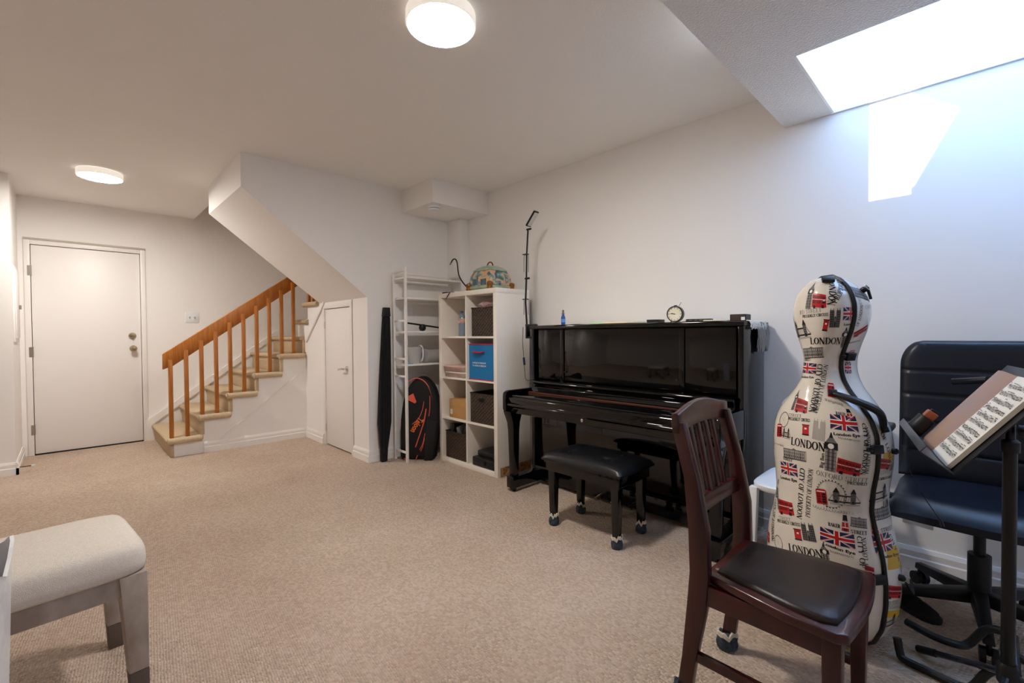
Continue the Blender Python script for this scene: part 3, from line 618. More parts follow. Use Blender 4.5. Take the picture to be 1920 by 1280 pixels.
# ================================================================== WHITE RACK behind
rk = thing('metal_rack', 'narrow white metal shelving rack in the back corner', 'rack', (2.45, 3.64, 0))
rx0, rx1, ry0, ry1 = 2.13, 2.755, 3.534, 3.733
for x in (rx0, rx1):
    for y, zt in ((ry0, 1.735), (ry1, 1.70)):
        bx((x-.011, y-.011, 0), (x+.011, y+.011, zt)).build('post', WMET, rk, bevel=.003)
    for z in (1.70, 1.64, 1.26, .921, .765, .09):
        bx((x-.007, ry0+.011, z-.009), (x+.007, ry1-.011, z+.009)).build('end_rail', WMET, rk, bevel=.002)
for z in (1.645, 1.46, 1.16, .865): bx((rx0+.011, ry0-.004, z-.008), (rx1-.011, ry1+.004, z+.008)).build('shelf_board', WMET, rk, bevel=.003)
bx((rx0+.011, ry1-.006, 1.475), (rx1-.011, ry1+.006, 1.60)).build('back_panel', WMET, rk)
for z in (1.70,): bx((rx0+.011, ry1-.006, z-.008), (rx1-.011, ry1+.006, z+.008)).build('back_rail', WMET, rk, bevel=.002)
# things on the rack
t = thing('black_rod', 'black rod with round knob lying on the rack shelf', 'rod', (2.30, 3.62, 1.17))
p0 = ony(764, 601, 3.60); p1 = ony(830, 615, 3.60)
MB().tube([(2.16, 3.60, 1.245), tuple(p1)], .008, 8).build('shaft', BLKMET, t)
p2 = ony(792, 612, 3.585); MB().lathe([(.004, -.032), (.022, -.028), (.032, -.01), (.032, .01), (.022, .028), (.004, .032)], (p2[0], p2[1], 1.168+.033), 16).build('knob', BLKPL, t)
t = thing('grey_pot', 'light grey flower pot on the rack shelf', 'pot', (2.25, 3.62, .874))
MB().lathe([(.05, 0), (.052, .002), (.072, .135), (.076, .135), (.076, .148), (.066, .148), (.05, .01), (.001, .008)], (2.262, 3.62, .8735), 28).build('body', mat('grey ceramic', 'b7b5b2', .5), t)
t = thing('white_ring', 'white plastic hose ring leaning behind the grey pot', 'ring', (2.36, 3.66, .874))
MB().tube([(2.36+.006*math.cos(a), 3.66+.05*math.cos(a), .874+.085+.075*math.sin(a)) for a in [2*PI*i/24 for i in range(24)]], .009, 8, closed=True).build('ring', WPL, t)
t = thing('cylinder_jar', 'pale grey cylinder lying on its side on the rack shelf', 'cylinder', (2.45, 3.62, .874))
MB().loft([[(x, 3.62+r*math.cos(2*PI*i/26), .8735+.064+r*math.sin(2*PI*i/26)) for i in range(26)] for x, r in ((2.375, .05), (2.38, .063), (2.395, .063), (2.40, .058), (2.60, .058), (2.60, .02))]).build('body', mat('pale grey plastic', 'a9a8a6', .5), t)
tag(bx((2.145, 3.55, .8735), (2.21, 3.60, .880)).build('blue_packet', mat('blue packet', '5f93b8', .6)), 'small blue paper packet at the rack shelf edge', 'packet')

# ------------------------------------------------------------------ racket bag
rb = thing('racket_bag', 'black racket bag with orange stripes leaning inside the white rack', 'bag', (2.25, 3.45, 0))
BA, BN = np.array((2.15, 3.69, 0)), np.array((-.737, -.677, 0))
def bagpt(x, y, off=0.):
    d = ray(x, y); return CAM+d*(((BA+BN*off-CAM)@BN)/(d@BN))
out = [(754, 860), (752, 830), (752, 790), (756, 755), (764, 730), (777, 712), (790, 706), (803, 712), (815, 728), (822, 755), (824, 785), (821, 815), (815, 850), (811, 864), (780, 866)]
oc = smoothpts([bagpt(*q) for q in out], 4, True)
for p in oc: p[2] = max(.006, p[2])
cen = sum(oc)/len(oc)
BAGM = mat('black nylon', '0a0a0c', .7, bump=(160, .3))
rings = []
for off, s_ in ((-.11, .60), (-.11, .95), (-.09, 1.0), (0, 1.0), (.02, .96), (.03, .88), (.034, .6), (.036, .02)):
    rings.append([tuple(np.maximum(cen+(p-cen)*s_+BN*off, (-9, -9, .005))) for p in oc])
body = MB().loft(rings).build('body', BAGM, rb, ang=50)
ORG = mat('coral orange trim', 'e8604a', .5)
def bl(pts, r, off=.036, name='stripe'):
    return MB().tube(smoothpts([bagpt(x_, y_, off) for x_, y_ in pts], 6), r, 6).build(name, ORG, rb)
bl([(765, 716), (778, 709), (792, 712), (803, 724), (810, 745), (811, 765), (807, 781)], .0045, .027, 'piping')
bl([(795, 752), (792, 768), (785, 784), (773, 795)], .003)
bl([(799, 766), (795, 790), (788, 812), (779, 838)], .005)
bl([(806, 742), (806, 765), (804, 780)], .003, .034); bl([(797, 812), (793, 830), (787, 843)], .003); bl([(796, 822), (792, 838), (789, 846)], .003); bl([(783, 853), (779, 862), (776, 866)], .004, .028)
bl([(753, 785), (754, 815), (758, 845), (759, 862)], .007, .012, 'piping')
q = [bagpt(x_, y_, .036) for x_, y_ in ((766, 742), (775, 737), (781, 753), (778, 756), (766, 750))]
MB().add([tuple(p) for p in q]+[tuple(p+BN*.004) for p in q], [(0, 1, 2, 3, 4), (9, 8, 7, 6, 5)]+[(i, (i+1) % 5, (i+1) % 5+5, i+5) for i in range(5)]).build('emblem', ORG, rb)
V, F = textmesh('Teloon', bold=.02); A_, B_ = bagpt(790, 784, .038), bagpt(774, 810, .038)
e1 = B_-A_; e2 = np.cross(BN, e1); e2 = e2/np.linalg.norm(e2)*.052
tx = MB(); tx.add([tuple(A_+v[0]*e1+v[1]*e2) for v in V-np.array((0, .5))], F); tx.build('lettering', mat('bright orange print', 'f07a3c', .5), rb, smooth=False, fix=False)
q = [bagpt(802, 785, .03), bagpt(820, 790, .03), bagpt(812, 862, .03), bagpt(795, 862, .03)]
MB().add([tuple(p) for p in q]+[tuple(p+BN*.02) for p in q], [(0, 1, 2, 3), (7, 6, 5, 4)]+[(i, (i+1) % 4, (i+1) % 4+4, i+4) for i in range(4)]).build('side_pocket', BAGM, rb, bevel=.009)

# ------------------------------------------------------------------ long black case leaning in the corner
lc = thing('long_case', 'long narrow black bag leaning between the closet corner and rack', 'bag', (2.02, 3.73, 0))
P0 = np.array((2.005, 3.725, .004)); P1 = np.array((2.075, 3.775, 1.385)); ax = (P1-P0)
def lcring(t_, wx, wy): c = P0+ax*t_; return [(c[0]-wx, c[1]-wy, c[2]), (c[0]+wx, c[1]-wy, c[2]), (c[0]+wx, c[1]+wy, c[2]), (c[0]-wx, c[1]+wy, c[2])]
MB().loft([lcring(*a) for a in ((0, .03, .018), (.08, .034, .018), (.25, .062, .021), (.5, .055, .021), (.8, .042, .019), (.94, .034, .018))]).build('bag', BLKCL, lc, bevel=.008)
MB().loft([lcring(*a) for a in ((.94, .036, .02), (1.0, .03, .017))]).build('cap', BLKPL, lc, bevel=.004)
MB().tube([tuple(P0+ax*.06+np.array((-.02, -.03, 0))), tuple(P0+ax*.5+np.array((-.03, -.028, 0))), tuple(P0+ax*.9+np.array((-.02, -.025, 0)))], .006, 6, flat=.5).build('strap', BLKPL, lc)

# ================================================================== MAHOGANY CHAIR
ch = thing('dining_chair', 'worn mahogany wooden chair with dark leather seat in the foreground', 'chair', (1.51, .40, 0))
MAH = mat('worn mahogany', '430f0c', .3, var=(7, '2b0807', (3, 3, .5)), coat=.25, bump=(40, .06))
XN, XF_ = 1.342, 1.688; ZS = .42
def post(x):
    path = [(.634, 0), (.612, .15), (.588, .32), (.580, .42), (.584, .55), (.605, .70), (.648, .865)]
    rings = []
    for y, z in path:
        a = .014 if z < .3 else .016; c = .022 if z < .3 else (.029 if z < .6 else .021)
        rings.append([(x-a, y-c, z+.0005), (x+a, y-c, z+.0005), (x+a, y+c, z+.0005), (x-a, y+c, z+.0005)])
    MB().loft(rings).build('rear_post', MAH, ch, bevel=.005)
post(XN); post(XF_)
def crest():
    b = MB(); n = 14; rings = []
    for i in range(n+1):
        u = i/n; x = XN-.018+(XF_-XN+.036)*u; bow = .012*math.sin(PI*u); arch = .026*math.sin(PI*u)**1.3
        y = .648+bow; zt = .893+arch; zb = .83+.012*math.sin(PI*u)
        rings.append([(x, y-.012, zb), (x, y+.012, zb), (x, y+.012+.004, zt-.006), (x, y+.004, zt), (x, y-.008, zt-.004)])
    b.loft(rings); return b
crest().build('crest_rail', MAH, ch, bevel=.003)
MB().loft([[(x, .597+bw-.011, .585), (x, .597+bw+.011, .585), (x, .605+bw+.011, .628), (x, .605+bw-.011, .628)] for x, bw in [(XN+.014+(XF_-XN-.028)*i/6, .006*math.sin(PI*i/6)) for i in range(7)]]).build('lower_back_rail', MAH, ch, bevel=.003)
for i in range(4):
    x = XN+.088+.057*i
    MB().loft([[(x-.011, y-.006, z), (x+.011, y-.006, z), (x+.011, y+.006, z), (x-.011, y+.006, z)] for y, z in ((.609, .615), (.625, .70), (.655, .845))]).build('back_slat', MAH, ch, bevel=.003)
# seat frame (wider at the front, rounded) and pad
def seatpoly(off, n=10):
    P = [(XN+.012+off, .575-off), (XF_-.012-off, .575-off)]
    P += [(1.705-off, .35), (1.708-off, .235+off*1.3)]
    for i in range(n+1):
        a = i/n; P.append((1.692-off-(1.692-1.308-2*off)*a, .212+off-.014*math.sin(PI*a)))
    P += [(1.292+off, .235+off*1.3), (1.300+off, .35)]
    return P
MB().prism(seatpoly(0), 'z', ZS-.026, ZS).build('seat_frame', MAH, ch, bevel=.007, seg=3)
sp = seatpoly(.028); cx_ = sum(p[0] for p in sp)/len(sp); cy_ = sum(p[1] for p in sp)/len(sp)
MB().loft([[(cx_+(x-cx_)*k, cy_+(y-cy_)*k, ZS-.002+h) for x, y in sp] for k, h in ((1.0, 0), (1.0, .006), (.985, .012), (.93, .017), (.7, .021), (.35, .023), (.02, .0235))]).build('seat_pad', mat('dark brown leather', '241815', .36, bump=(160, .2, .001), spec=.5), ch, ang=60)
FNL, FFL = (1.338, .250), (1.650, .245)
for x, y in (FNL, FFL):
    MB().loft([[(x-a, y-a, z), (x+a, y-a, z), (x+a, y+a, z), (x-a, y+a, z)] for z, a in ((.0005, .0155), (.30, .0205), (ZS-.027, .0215))]).build('front_leg', MAH, ch, bevel=.004)
def rail(p, q, z0, z1, t=.011, name='apron'):
    d = Vector((q[0]-p[0], q[1]-p[1], 0)).normalized(); n = Vector((-d.y, d.x, 0))*t; b = MB()
    P = [Vector((p[0], p[1], 0)), Vector((q[0], q[1], 0))]
    b.add([(P[0]-n)+Vector((0, 0, z0)), (P[1]-n)+Vector((0, 0, z0)), (P[1]+n)+Vector((0, 0, z0)), (P[0]+n)+Vector((0, 0, z0)), (P[0]-n)+Vector((0, 0, z1)), (P[1]-n)+Vector((0, 0, z1)), (P[1]+n)+Vector((0, 0, z1)), (P[0]+n)+Vector((0, 0, z1))],
          [(3, 2, 1, 0), (4, 5, 6, 7), (0, 1, 5, 4), (1, 2, 6, 5), (2, 3, 7, 6), (3, 0, 4, 7)]); return b.build(name, MAH, ch, bevel=.002)
rail((FNL[0]-.005, FNL[1]), (XN, .575), ZS-.085, ZS-.027); rail((FFL[0]+.005, FFL[1]), (XF_, .575), ZS-.085, ZS-.027); rail(FNL, FFL, ZS-.085, ZS-.027); rail((XN, .582), (XF_, .582), ZS-.085, ZS-.027)
rail((FNL[0], FNL[1]), (XN, .61), .150, .178, .009, 'stretcher'); rail((FFL[0], FFL[1]), (XF_, .61), .150, .178, .009, 'stretcher')
sock(ch, XF_, .634, .033, .055, 11); sock(ch, XN, .634, .033, .055, 12)

# ================================================================== WHITE CHAIR behind the case
wc_ = thing('stacking_chair', 'white moulded plastic chair half hidden behind the instrument case', 'chair', (2.52, .56, 0))
b = MB(); wy0, wy1, wx0, wx1 = .36, .765, 2.285, 2.70
b.lathe([(.97, -.03), (1.0, -.02), (1.0, -.006), (.97, 0), (.6, -.004), (.02, -.006)], ((wx0+wx1)/2, (wy0+wy1)/2, .43), 48, (wx1-wx0)/2, (wy1-wy0)/2, pw=5)
b.build('seat', WPL, wc_)
def wb_(u, v):
    y = wy0+.01+(wy1-wy0-.02)*u; e = 1-abs(2*u-1)**6*.5; return (2.70+.07*v-.02*(1-(2*u-1)**2), y, .44+(.375*v)*(1 if v < .9 else (1-(1-e)*.06)))
pl = [(wy0+.015, .55), (wy1-.015, .55), (wy1-.02, .76), (wy1-.05, .797), (wy0+.05, .797), (wy0+.02, .76)]
MB().prism(pl, 'x', 2.735, 2.755).build('backrest', WPL, wc_, bevel=.008, seg=3)
for y in (wy0+.02, wy1-.02):
    MB().tube([(2.69, y, .41), (2.72, y, .5), (2.745, y, .6)], .014, 8).build('back_upright', WPL, wc_)
    MB().loft([[(x-a, y_-a, z), (x+a, y_-a, z), (x+a, y_+a, z), (x-a, y_+a, z)] for x, y_, z, a in ((wx0-.005, y, .0005, .014), (wx0+.03, y, .41, .018))]).build('front_leg', WPL, wc_, bevel=.004)
    MB().loft([[(x-a, y_-a, z), (x+a, y_-a, z), (x+a, y_+a, z), (x-a, y_+a, z)] for x, y_, z, a in ((2.745, y, .0005, .013), (2.68, y, .41, .017))]).build('rear_leg', mat('grey chair leg', '8d9196', .4), wc_, bevel=.004)

# ================================================================== INSTRUMENT CASE
CC = np.array((2.075, .412, 0.0)); AZ = math.atan2(CC[1], CC[0]); TURN = R(40)
tocam = -CC/np.linalg.norm(CC); rgt = np.array((-tocam[1], tocam[0], 0)); rgt = rgt if rgt @ rt > 0 else -rgt
NN = math.cos(TURN)*tocam-math.sin(TURN)*rgt; WW = math.cos(TURN)*rgt+math.sin(TURN)*tocam   # front normal, right-hand side
tab = np.array([(.012, .02, .02, .02), (.016, .09, .07, .07), (.03, .14, .105, .11), (.06, .178, .128, .135), (.12, .205, .142, .150), (.20, .216, .147, .155), (.27, .217, .148, .155), (.36, .206, .146, .152), (.44, .182, .142, .148), (.51, .167, .140, .146),
    (.58, .172, .140, .146), (.66, .186, .140, .146), (.72, .190, .138, .144), (.78, .183, .132, .138), (.83, .163, .123, .128), (.88, .124, .110, .114), (.92, .088, .098, .100), (.96, .064, .089, .090), (1.0, .054, .084, .085), (1.04, .055, .083, .086),
    (1.09, .072, .088, .094), (1.14, .092, .096, .106), (1.19, .104, .101, .114), (1.235, .104, .100, .114), (1.275, .092, .093, .105), (1.305, .074, .080, .090), (1.33, .048, .058, .064), (1.342, .026, .034, .036), (1.346, .004, .006, .006)])
tab[:, 3] += .042*np.clip(np.minimum((tab[:, 0]-.02)/.1, (1.35-tab[:, 0])/.09), 0, 1)
dense = np.linspace(.012, 1.346, 2600); ker = np.hanning(90); ker /= ker.sum()
DP = []
for c in (1, 2, 3):
    y = np.interp(dense, tab[:, 0], tab[:, c]); yp = np.pad(y, 45, mode='edge'); sm = np.convolve(yp, ker, 'same')[45:-45]
    wgt = np.clip(np.minimum((dense-.07)/.05, (1.30-dense)/.04), 0, 1); DP.append(y*(1-wgt)+sm*wgt)
PWR = 2.5
def dims(z): return [float(np.interp(z, dense, q)) for q in DP]
def sect(th, z):
    w_, f_, k_ = dims(z); c, s_ = math.cos(th), math.sin(th)
    return math.copysign(abs(c)**(2/PWR), c)*w_, math.copysign(abs(s_)**(2/PWR), s_)*(f_ if s_ > 0 else k_)
def case_pt(th, z, off=0.):
    x, y = sect(th, z)
    if off:
        e = .004; xa, ya = sect(th-e, z); xb, yb = sect(th+e, z); t1 = np.array((xb-xa, yb-ya, 0)); xc_, yc_ = sect(th, min(1.345, z+.004)); xd, yd = sect(th, max(.013, z-.004)); t2 = np.array((xc_-xd, yc_-yd, .008))
        n = np.cross(t1, t2); n /= (np.linalg.norm(n)+1e-12); L = np.array((x, y, z))+n*off
    else: L = np.array((x, y, z))
    return CC+WW*L[0]+NN*L[1]+np.array((0, 0, L[2]))
cc = thing('cello_case', 'tall cream cello case printed with landmarks, red buses and flags', 'instrument case', tuple(CC))
CREAM = mat('cream gloss shell', 'e4ddd0', .16, coat=.6)
def shell(a0, a1, name):
    b = MB(); nth = 36; zs = list(np.concatenate([np.linspace(.012, .12, 14), np.linspace(.13, 1.26, 90), np.linspace(1.265, 1.346, 16)]))
    b.add([case_pt(a0+(a1-a0)*i/nth, z) for z in zs for i in range(nth+1)], [(j*(nth+1)+i, j*(nth+1)+i+1, (j+1)*(nth+1)+i+1, (j+1)*(nth+1)+i) for j in range(len(zs)-1) for i in range(nth)])
    return b.build(name, CREAM, cc, ang=80)
fs_, bs_ = shell(0, PI, 'front_shell'), shell(PI, 2*PI, 'back_shell')
seam = [case_pt(0, z, .002) for z in np.linspace(.02, 1.343, 90)]+[case_pt(PI, z, .002) for z in np.linspace(1.343, .02, 90)]
MB().tube(seam, .0085, 8, closed=True).build('seam_gasket', mat('black rubber', '0d0d0f', .45), cc)
# surface lookup: arc length from the front centre line, to the right
TH = np.linspace(PI/2, PI/2-2*PI, 361)
ROWS = np.linspace(.02, 1.34, 150); ARC = []
for z in ROWS:
    P = np.array([sect(t_, z) for t_ in TH]); ARC.append(np.concatenate([[0], np.cumsum(np.hypot(*np.diff(P, axis=0).T))]))
ARC = np.array(ARC)
def row(z): return ARC[int(np.clip(round((z-.02)/(1.32)*149), 0, 149))]
def surf(s_, z, off):
    z = min(1.335, max(.025, z)); r_ = row(z); s_ = s_ % r_[-1]; return case_pt(float(np.interp(s_, r_, TH)), z, off)
bvA = MB(); nb = 90
bv_v = [tuple(case_pt(2*PI*i/nb, z)) for z in ROWS for i in range(nb)]; bv_f = [(j*nb+i, j*nb+(i+1) % nb, (j+1)*nb+(i+1) % nb, (j+1)*nb+i) for j in range(len(ROWS)-1) for i in range(nb)]
BV = BVHTree.FromPolygons(bv_v, bv_f)
def pick(x, y, z_=None):
    if x == 'f':
        s_ = y*row(z_)[-1]; return s_, z_, surf(s_, z_, 0)
    for k in range(40):
        d = Vector(ray(x, y)); h = BV.ray_cast(Vector(CAM), d.normalized())
        if h[0] is not None:
            L = np.array(h[0])-CC; lx, ly, z = L @ WW, L @ NN, h[0].z; w_, f_, k_ = dims(z); dd = f_ if ly > 0 else k_
            th = math.atan2(math.copysign(min(1, abs(ly/dd))**(PWR/2), ly), math.copysign(min(1, abs(lx/w_))**(PWR/2), lx))
            t_ = th if th <= PI/2 else th-2*PI
            return float(np.interp(-t_, -TH, row(z))), z, np.array(h[0])
        x += 3 if x < 1565 else -3
    return 0, .6, CC
PAL = [mat('print black', '17161a', .35), mat('print grey', '6f6d6c', .35), mat('print pale grey', 'b4afa7', .35), mat('print red', 'c01f22', .3), mat('print dark red', '6d1216', .3), mat('print navy', '1c2350', .3), mat('print white', 'eeeae4', .3), mat('yellow tape', 'd9a92c', .35)]
KB, KG, KP, KR, KD, KN, KW, KY = range(8)
class Print:
    """flat print laid on the shell; u right, v up, unit square from two picked pixels"""
    def __init__(s, p0, p1, hpx, sk=0):
        s0, z0, q0 = pick(*p0); s1, z1, q1 = pick(*p1); L = s.L = row((z0+z1)/2)[-1]
        f0, f1 = s0/row(z0)[-1], s1/row(z1)[-1]; ds = (f1-f0+.5) % 1-.5; ds *= L
        s.o = np.array((f0*L, z0)); s.e1 = np.array((ds, z1-z0)); dep = (q0-CAM) @ fw; n = np.linalg.norm(s.e1)+1e-9
        s.e2 = np.array((-s.e1[1], s.e1[0]))/n*(hpx/FPX*dep*1.0); s.len = n; s.h = hpx/FPX*dep; s.mb = MB(); s.side = q0
    def P(s, u, v, lay): q = s.o+s.e1*u+s.e2*v; return surf(q[0]/s.L*row(min(1.335, max(.025, q[1])))[-1], q[1], .0007+.00022*lay)
    def quad(s, pts, c, lay=0):
        a, b, c_, d = [np.array(p, float) for p in pts]; sc = np.array((s.len, s.h))
        nu = max(1, int(np.ceil(max(np.linalg.norm((b-a)*sc), np.linalg.norm((c_-d)*sc))/.009))); nv = max(1, int(np.ceil(max(np.linalg.norm((d-a)*sc), np.linalg.norm((c_-b)*sc))/.012)))
        f = lambda i, j: (a*(1-i)+b*i)*(1-j)+(d*(1-i)+c_*i)*j
        s.mb.add([s.P(*f(i/nu, j/nv), lay) for j in range(nv+1) for i in range(nu+1)], [(j*(nu+1)+i, j*(nu+1)+i+1, (j+1)*(nu+1)+i+1, (j+1)*(nu+1)+i) for j in range(nv) for i in range(nu)], c)
    def rect(s, x0, y0, x1, y1, c, lay=0): s.quad([(x0, y0), (x1, y0), (x1, y1), (x0, y1)], c, lay)
    def line(s, pts, w_, c, lay=0):
        for a, b in zip(pts[:-1], pts[1:]):
            d = np.array(((b[0]-a[0])*s.len, (b[1]-a[1])*s.h)); n = np.array((-d[1], d[0]))/(np.linalg.norm(d)+1e-9)*w_/2; n = n/np.array((s.len, s.h)); s.quad([(a[0]-n[0], a[1]-n[1]), (b[0]-n[0], b[1]-n[1]), (b[0]+n[0], b[1]+n[1]), (a[0]+n[0], a[1]+n[1])], c, lay)
    def done(s, name):
        L = s.side-CC; par = fs_ if L @ NN > -.004 else bs_
        if not s.mb.f: return
        s.mb.build(name, PAL, par, smooth=True, fix=False)
# roman letters as pen strokes: ('l',x0,y0,x1,y1,width) ('a',cx,cy,rx,ry,a0,a1) ('s',x,y) serif
TK_, TN_ = .17, .055
GLY = {'L': (.68, [('l', .17, 0, .17, 1, TK_), ('l', .1, .03, .62, .03, .06), ('l', .61, 0, .61, .26, .05), ('s', .17, 1), ('s', .17, 0)]),
 'O': (.86, [('a', .42, .5, .33, .47, 0, 360)]), 'N': (.92, [('l', .16, 0, .16, 1, TN_), ('l', .14, 1, .74, 0, TK_), ('l', .74, 0, .74, 1, TN_), ('s', .16, 0), ('s', .12, 1), ('s', .74, 1)]),
 'D': (.86, [('l', .17, 0, .17, 1, TK_), ('a', .3, .5, .44, .47, -90, 90), ('l', .1, .03, .32, .03, .06), ('l', .1, .97, .32, .97, .06)]), 'C': (.74, [('a', .42, .5, .33, .47, 50, 310), ('l', .64, .68, .64, .98, .05), ('l', .64, .05, .64, .3, .05)]),
 'I': (.42, [('l', .2, 0, .2, 1, TK_), ('s', .2, 0), ('s', .2, 1)]), 'T': (.74, [('l', .36, 0, .36, 1, TK_), ('l', .04, .97, .68, .97, .06), ('l', .05, .76, .05, 1, .05), ('l', .67, .76, .67, 1, .05), ('s', .36, 0)]),
 'Y': (.8, [('l', .08, 1, .4, .46, TK_), ('l', .7, 1, .4, .46, TN_), ('l', .4, 0, .4, .48, TK_), ('s', .4, 0), ('s', .1, 1), ('s', .7, 1)]), 'F': (.66, [('l', .17, 0, .17, 1, TK_), ('l', .1, .97, .6, .97, .06), ('l', .17, .52, .48, .52, .06), ('l', .59, .74, .59, 1, .05), ('s', .17, 0)]),
 'E': (.7, [('l', .17, 0, .17, 1, TK_), ('l', .1, .97, .6, .97, .06), ('l', .17, .52, .48, .52, .06), ('l', .1, .03, .63, .03, .06), ('l', .59, .76, .59, 1, .05), ('l', .62, 0, .62, .26, .05)]),
 'P': (.7, [('l', .17, 0, .17, 1, TK_), ('a', .3, .72, .3, .25, -90, 90), ('l', .1, .97, .3, .97, .06), ('l', .17, .47, .3, .47, .06), ('s', .17, 0)]), 'R': (.8, [('l', .17, 0, .17, 1, TK_), ('a', .3, .73, .28, .24, -90, 90), ('l', .1, .97, .3, .97, .06), ('l', .17, .49, .3, .49, .06), ('l', .36, .5, .68, .02, .15), ('s', .17, 0)]),
 'S': (.62, [('a', .3, .73, .2, .23, 30, 250), ('a', .3, .27, .22, .25, -150, 80), ('l', .52, .72, .52, .96, .05), ('l', .08, .05, .08, .3, .05)]), 'X': (.8, [('l', .1, 1, .66, 0, TK_), ('l', .64, 1, .1, 0, TN_), ('s', .1, 0), ('s', .64, 1)]),
 'A': (.82, [('l', .08, 0, .4, 1, TN_), ('l', .38, 1, .7, 0, TK_), ('l', .2, .34, .58, .34, .05), ('s', .08, 0), ('s', .7, 0)]), 'B': (.74, [('l', .17, 0, .17, 1, TK_), ('a', .3, .74, .26, .23, -90, 90), ('a', .3, .27, .32, .24, -90, 90), ('l', .1, .97, .3, .97, .06), ('l', .1, .03, .3, .03, .06)]),
 'K': (.82, [('l', .17, 0, .17, 1, TK_), ('l', .66, 1, .2, .42, TN_), ('l', .32, .56, .7, 0, .15), ('s', .17, 0), ('s', .17, 1)]), 'U': (.82, [('l', .17, .3, .17, 1, TK_), ('a', .42, .3, .26, .28, 180, 360), ('l', .68, .3, .68, 1, TN_), ('s', .17, 1), ('s', .68, 1)]), ' ': (.4, [])}
def lettering(p0, p1, hpx, text, c=KB, wk=1.0):
    wk *= 1.3; pr = Print(p0, p1, hpx*1.12); tot = sum(GLY[k][0] for k in text); x = 0; em = pr.len/tot   # em width per unit
    def Lx(u): return (x+u)/tot
    for k in text:
        w_, st_ = GLY[k]
        for q in st_:
            if q[0] == 'l': 
                wd_ = q[5]*wk*min(em, pr.h) if q[5] > .1 else q[5]*wk*pr.h*1.1
                pr.line([(Lx(q[1]), q[2]), (Lx(q[3]), q[4])], max(.0007, wd_), c)
            elif q[0] == 's': pr.line([(Lx(q[1]-.15), .025 if q[2] == 0 else .975), (Lx(q[1]+.15), .025 if q[2] == 0 else .975)], max(.0006, .05*pr.h), c)
            else:
                n = max(6, int(abs(q[6]-q[5])/22))
                for i in range(n):
                    a0, a1 = R(q[5]+(q[6]-q[5])*i/n), R(q[5]+(q[6]-q[5])*(i+1)/n); am = (a0+a1)/2; wd_ = (TN_+(TK_-TN_)*abs(math.cos(am))**1.2)*wk*min(em, pr.h)
                    pr.line([(Lx(q[1]+q[3]*math.cos(a0)), q[2]+q[4]*math.sin(a0)), (Lx(q[1]+q[3]*math.cos(a1)), q[2]+q[4]*math.sin(a1))], max(.0007, wd_), c)
        x += w_
    pr.done('printed_lettering')
def plain(p0, p1, hpx, text, c=KB, shear=0, bold=.0):
    pr = Print(p0, p1, hpx); V, F = textmesh(text, shear, bold); pr.mb.add([pr.P(v[0], v[1], 0) for v in V], F, c); pr.done('printed_lettering')
def flag(p0, p1, hpx):
    pr = Print(p0, p1, hpx); pr.rect(0, 0, 1, 1, KN)
    for a, b in (((0, 0), (1, 1)), ((0, 1), (1, 0))):
        dx = .11; dy = .2
        pr.quad([(a[0], a[1]), (a[0]+(dx if a[0] < .5 else -dx), a[1]), (b[0], b[1]), (b[0]-(dx if b[0] > .5 else -dx), b[1])], KW, 1)
        pr.quad([(a[0], a[1]), (a[0]+.05, a[1]), (b[0], b[1]), (b[0]-.05, b[1])], KR, 2)
    pr.rect(0, .33, 1, .67, KW, 3); pr.rect(.41, 0, .59, 1, KW, 3); pr.rect(0, .40, 1, .60, KR, 4); pr.rect(.445, 0, .555, 1, KR, 4); pr.done('printed_flag')
def bus(p0, p1, hpx):
    pr = Print(p0, p1, hpx); pr.quad([(0, .08), (1, .02), (1, .80), (0, 1)], KR); pr.quad([(.04, .68), (.72, .58), (.72, .74), (.04, .88)], KD, 1); pr.quad([(.05, .32), (.66, .28), (.66, .46), (.05, .52)], KD, 1)
    pr.quad([(.76, .50), (.96, .48), (.96, .68), (.76, .70)], KD, 1); pr.quad([(.0, .57), (1, .47), (1, .50), (0, .60)], KW, 2); pr.quad([(.74, .28), (.95, .27), (.95, .40), (.74, .42)], KB, 1); pr.rect(.78, .41, .92, .46, KW, 2)
    for i in range(1, 5): pr.quad([(.04+.14*i, .30), (.06+.14*i, .30), (.06+.14*i, .85), (.04+.14*i, .86)], KR, 2)
    for x in (.2, .78): pr.quad([(x-.08, .0), (x+.08, -.02), (x+.07, .17), (x-.07, .19)], KB, 2)
    pr.done('printed_bus')
def postbox(p0, p1, hpx):
    pr = Print(p0, p1, hpx); pr.rect(.04, .12, .96, .92, KR); pr.rect(-.05, .90, 1.05, 1, KD, 1); pr.rect(.02, 0, .98, .13, KB, 1); pr.rect(.36, .55, .66, .70, KW, 1); pr.rect(.2, .78, .8, .82, KB, 1); pr.done('printed_postbox')
def phonebox(p0, p1, hpx):
    pr = Print(p0, p1, hpx); pr.rect(0, 0, 1, .92, KR); pr.quad([(0, .92), (1, .92), (.85, 1), (.15, 1)], KR); pr.rect(.1, .80, .9, .87, KW, 1)
    for x0, x1 in ((.1, .42), (.56, .92)):
        for i in range(4): pr.rect(x0, .1+.165*i, x1, .23+.165*i, KD if x0 < .5 else KB, 1)
    pr.done('printed_phone_box')
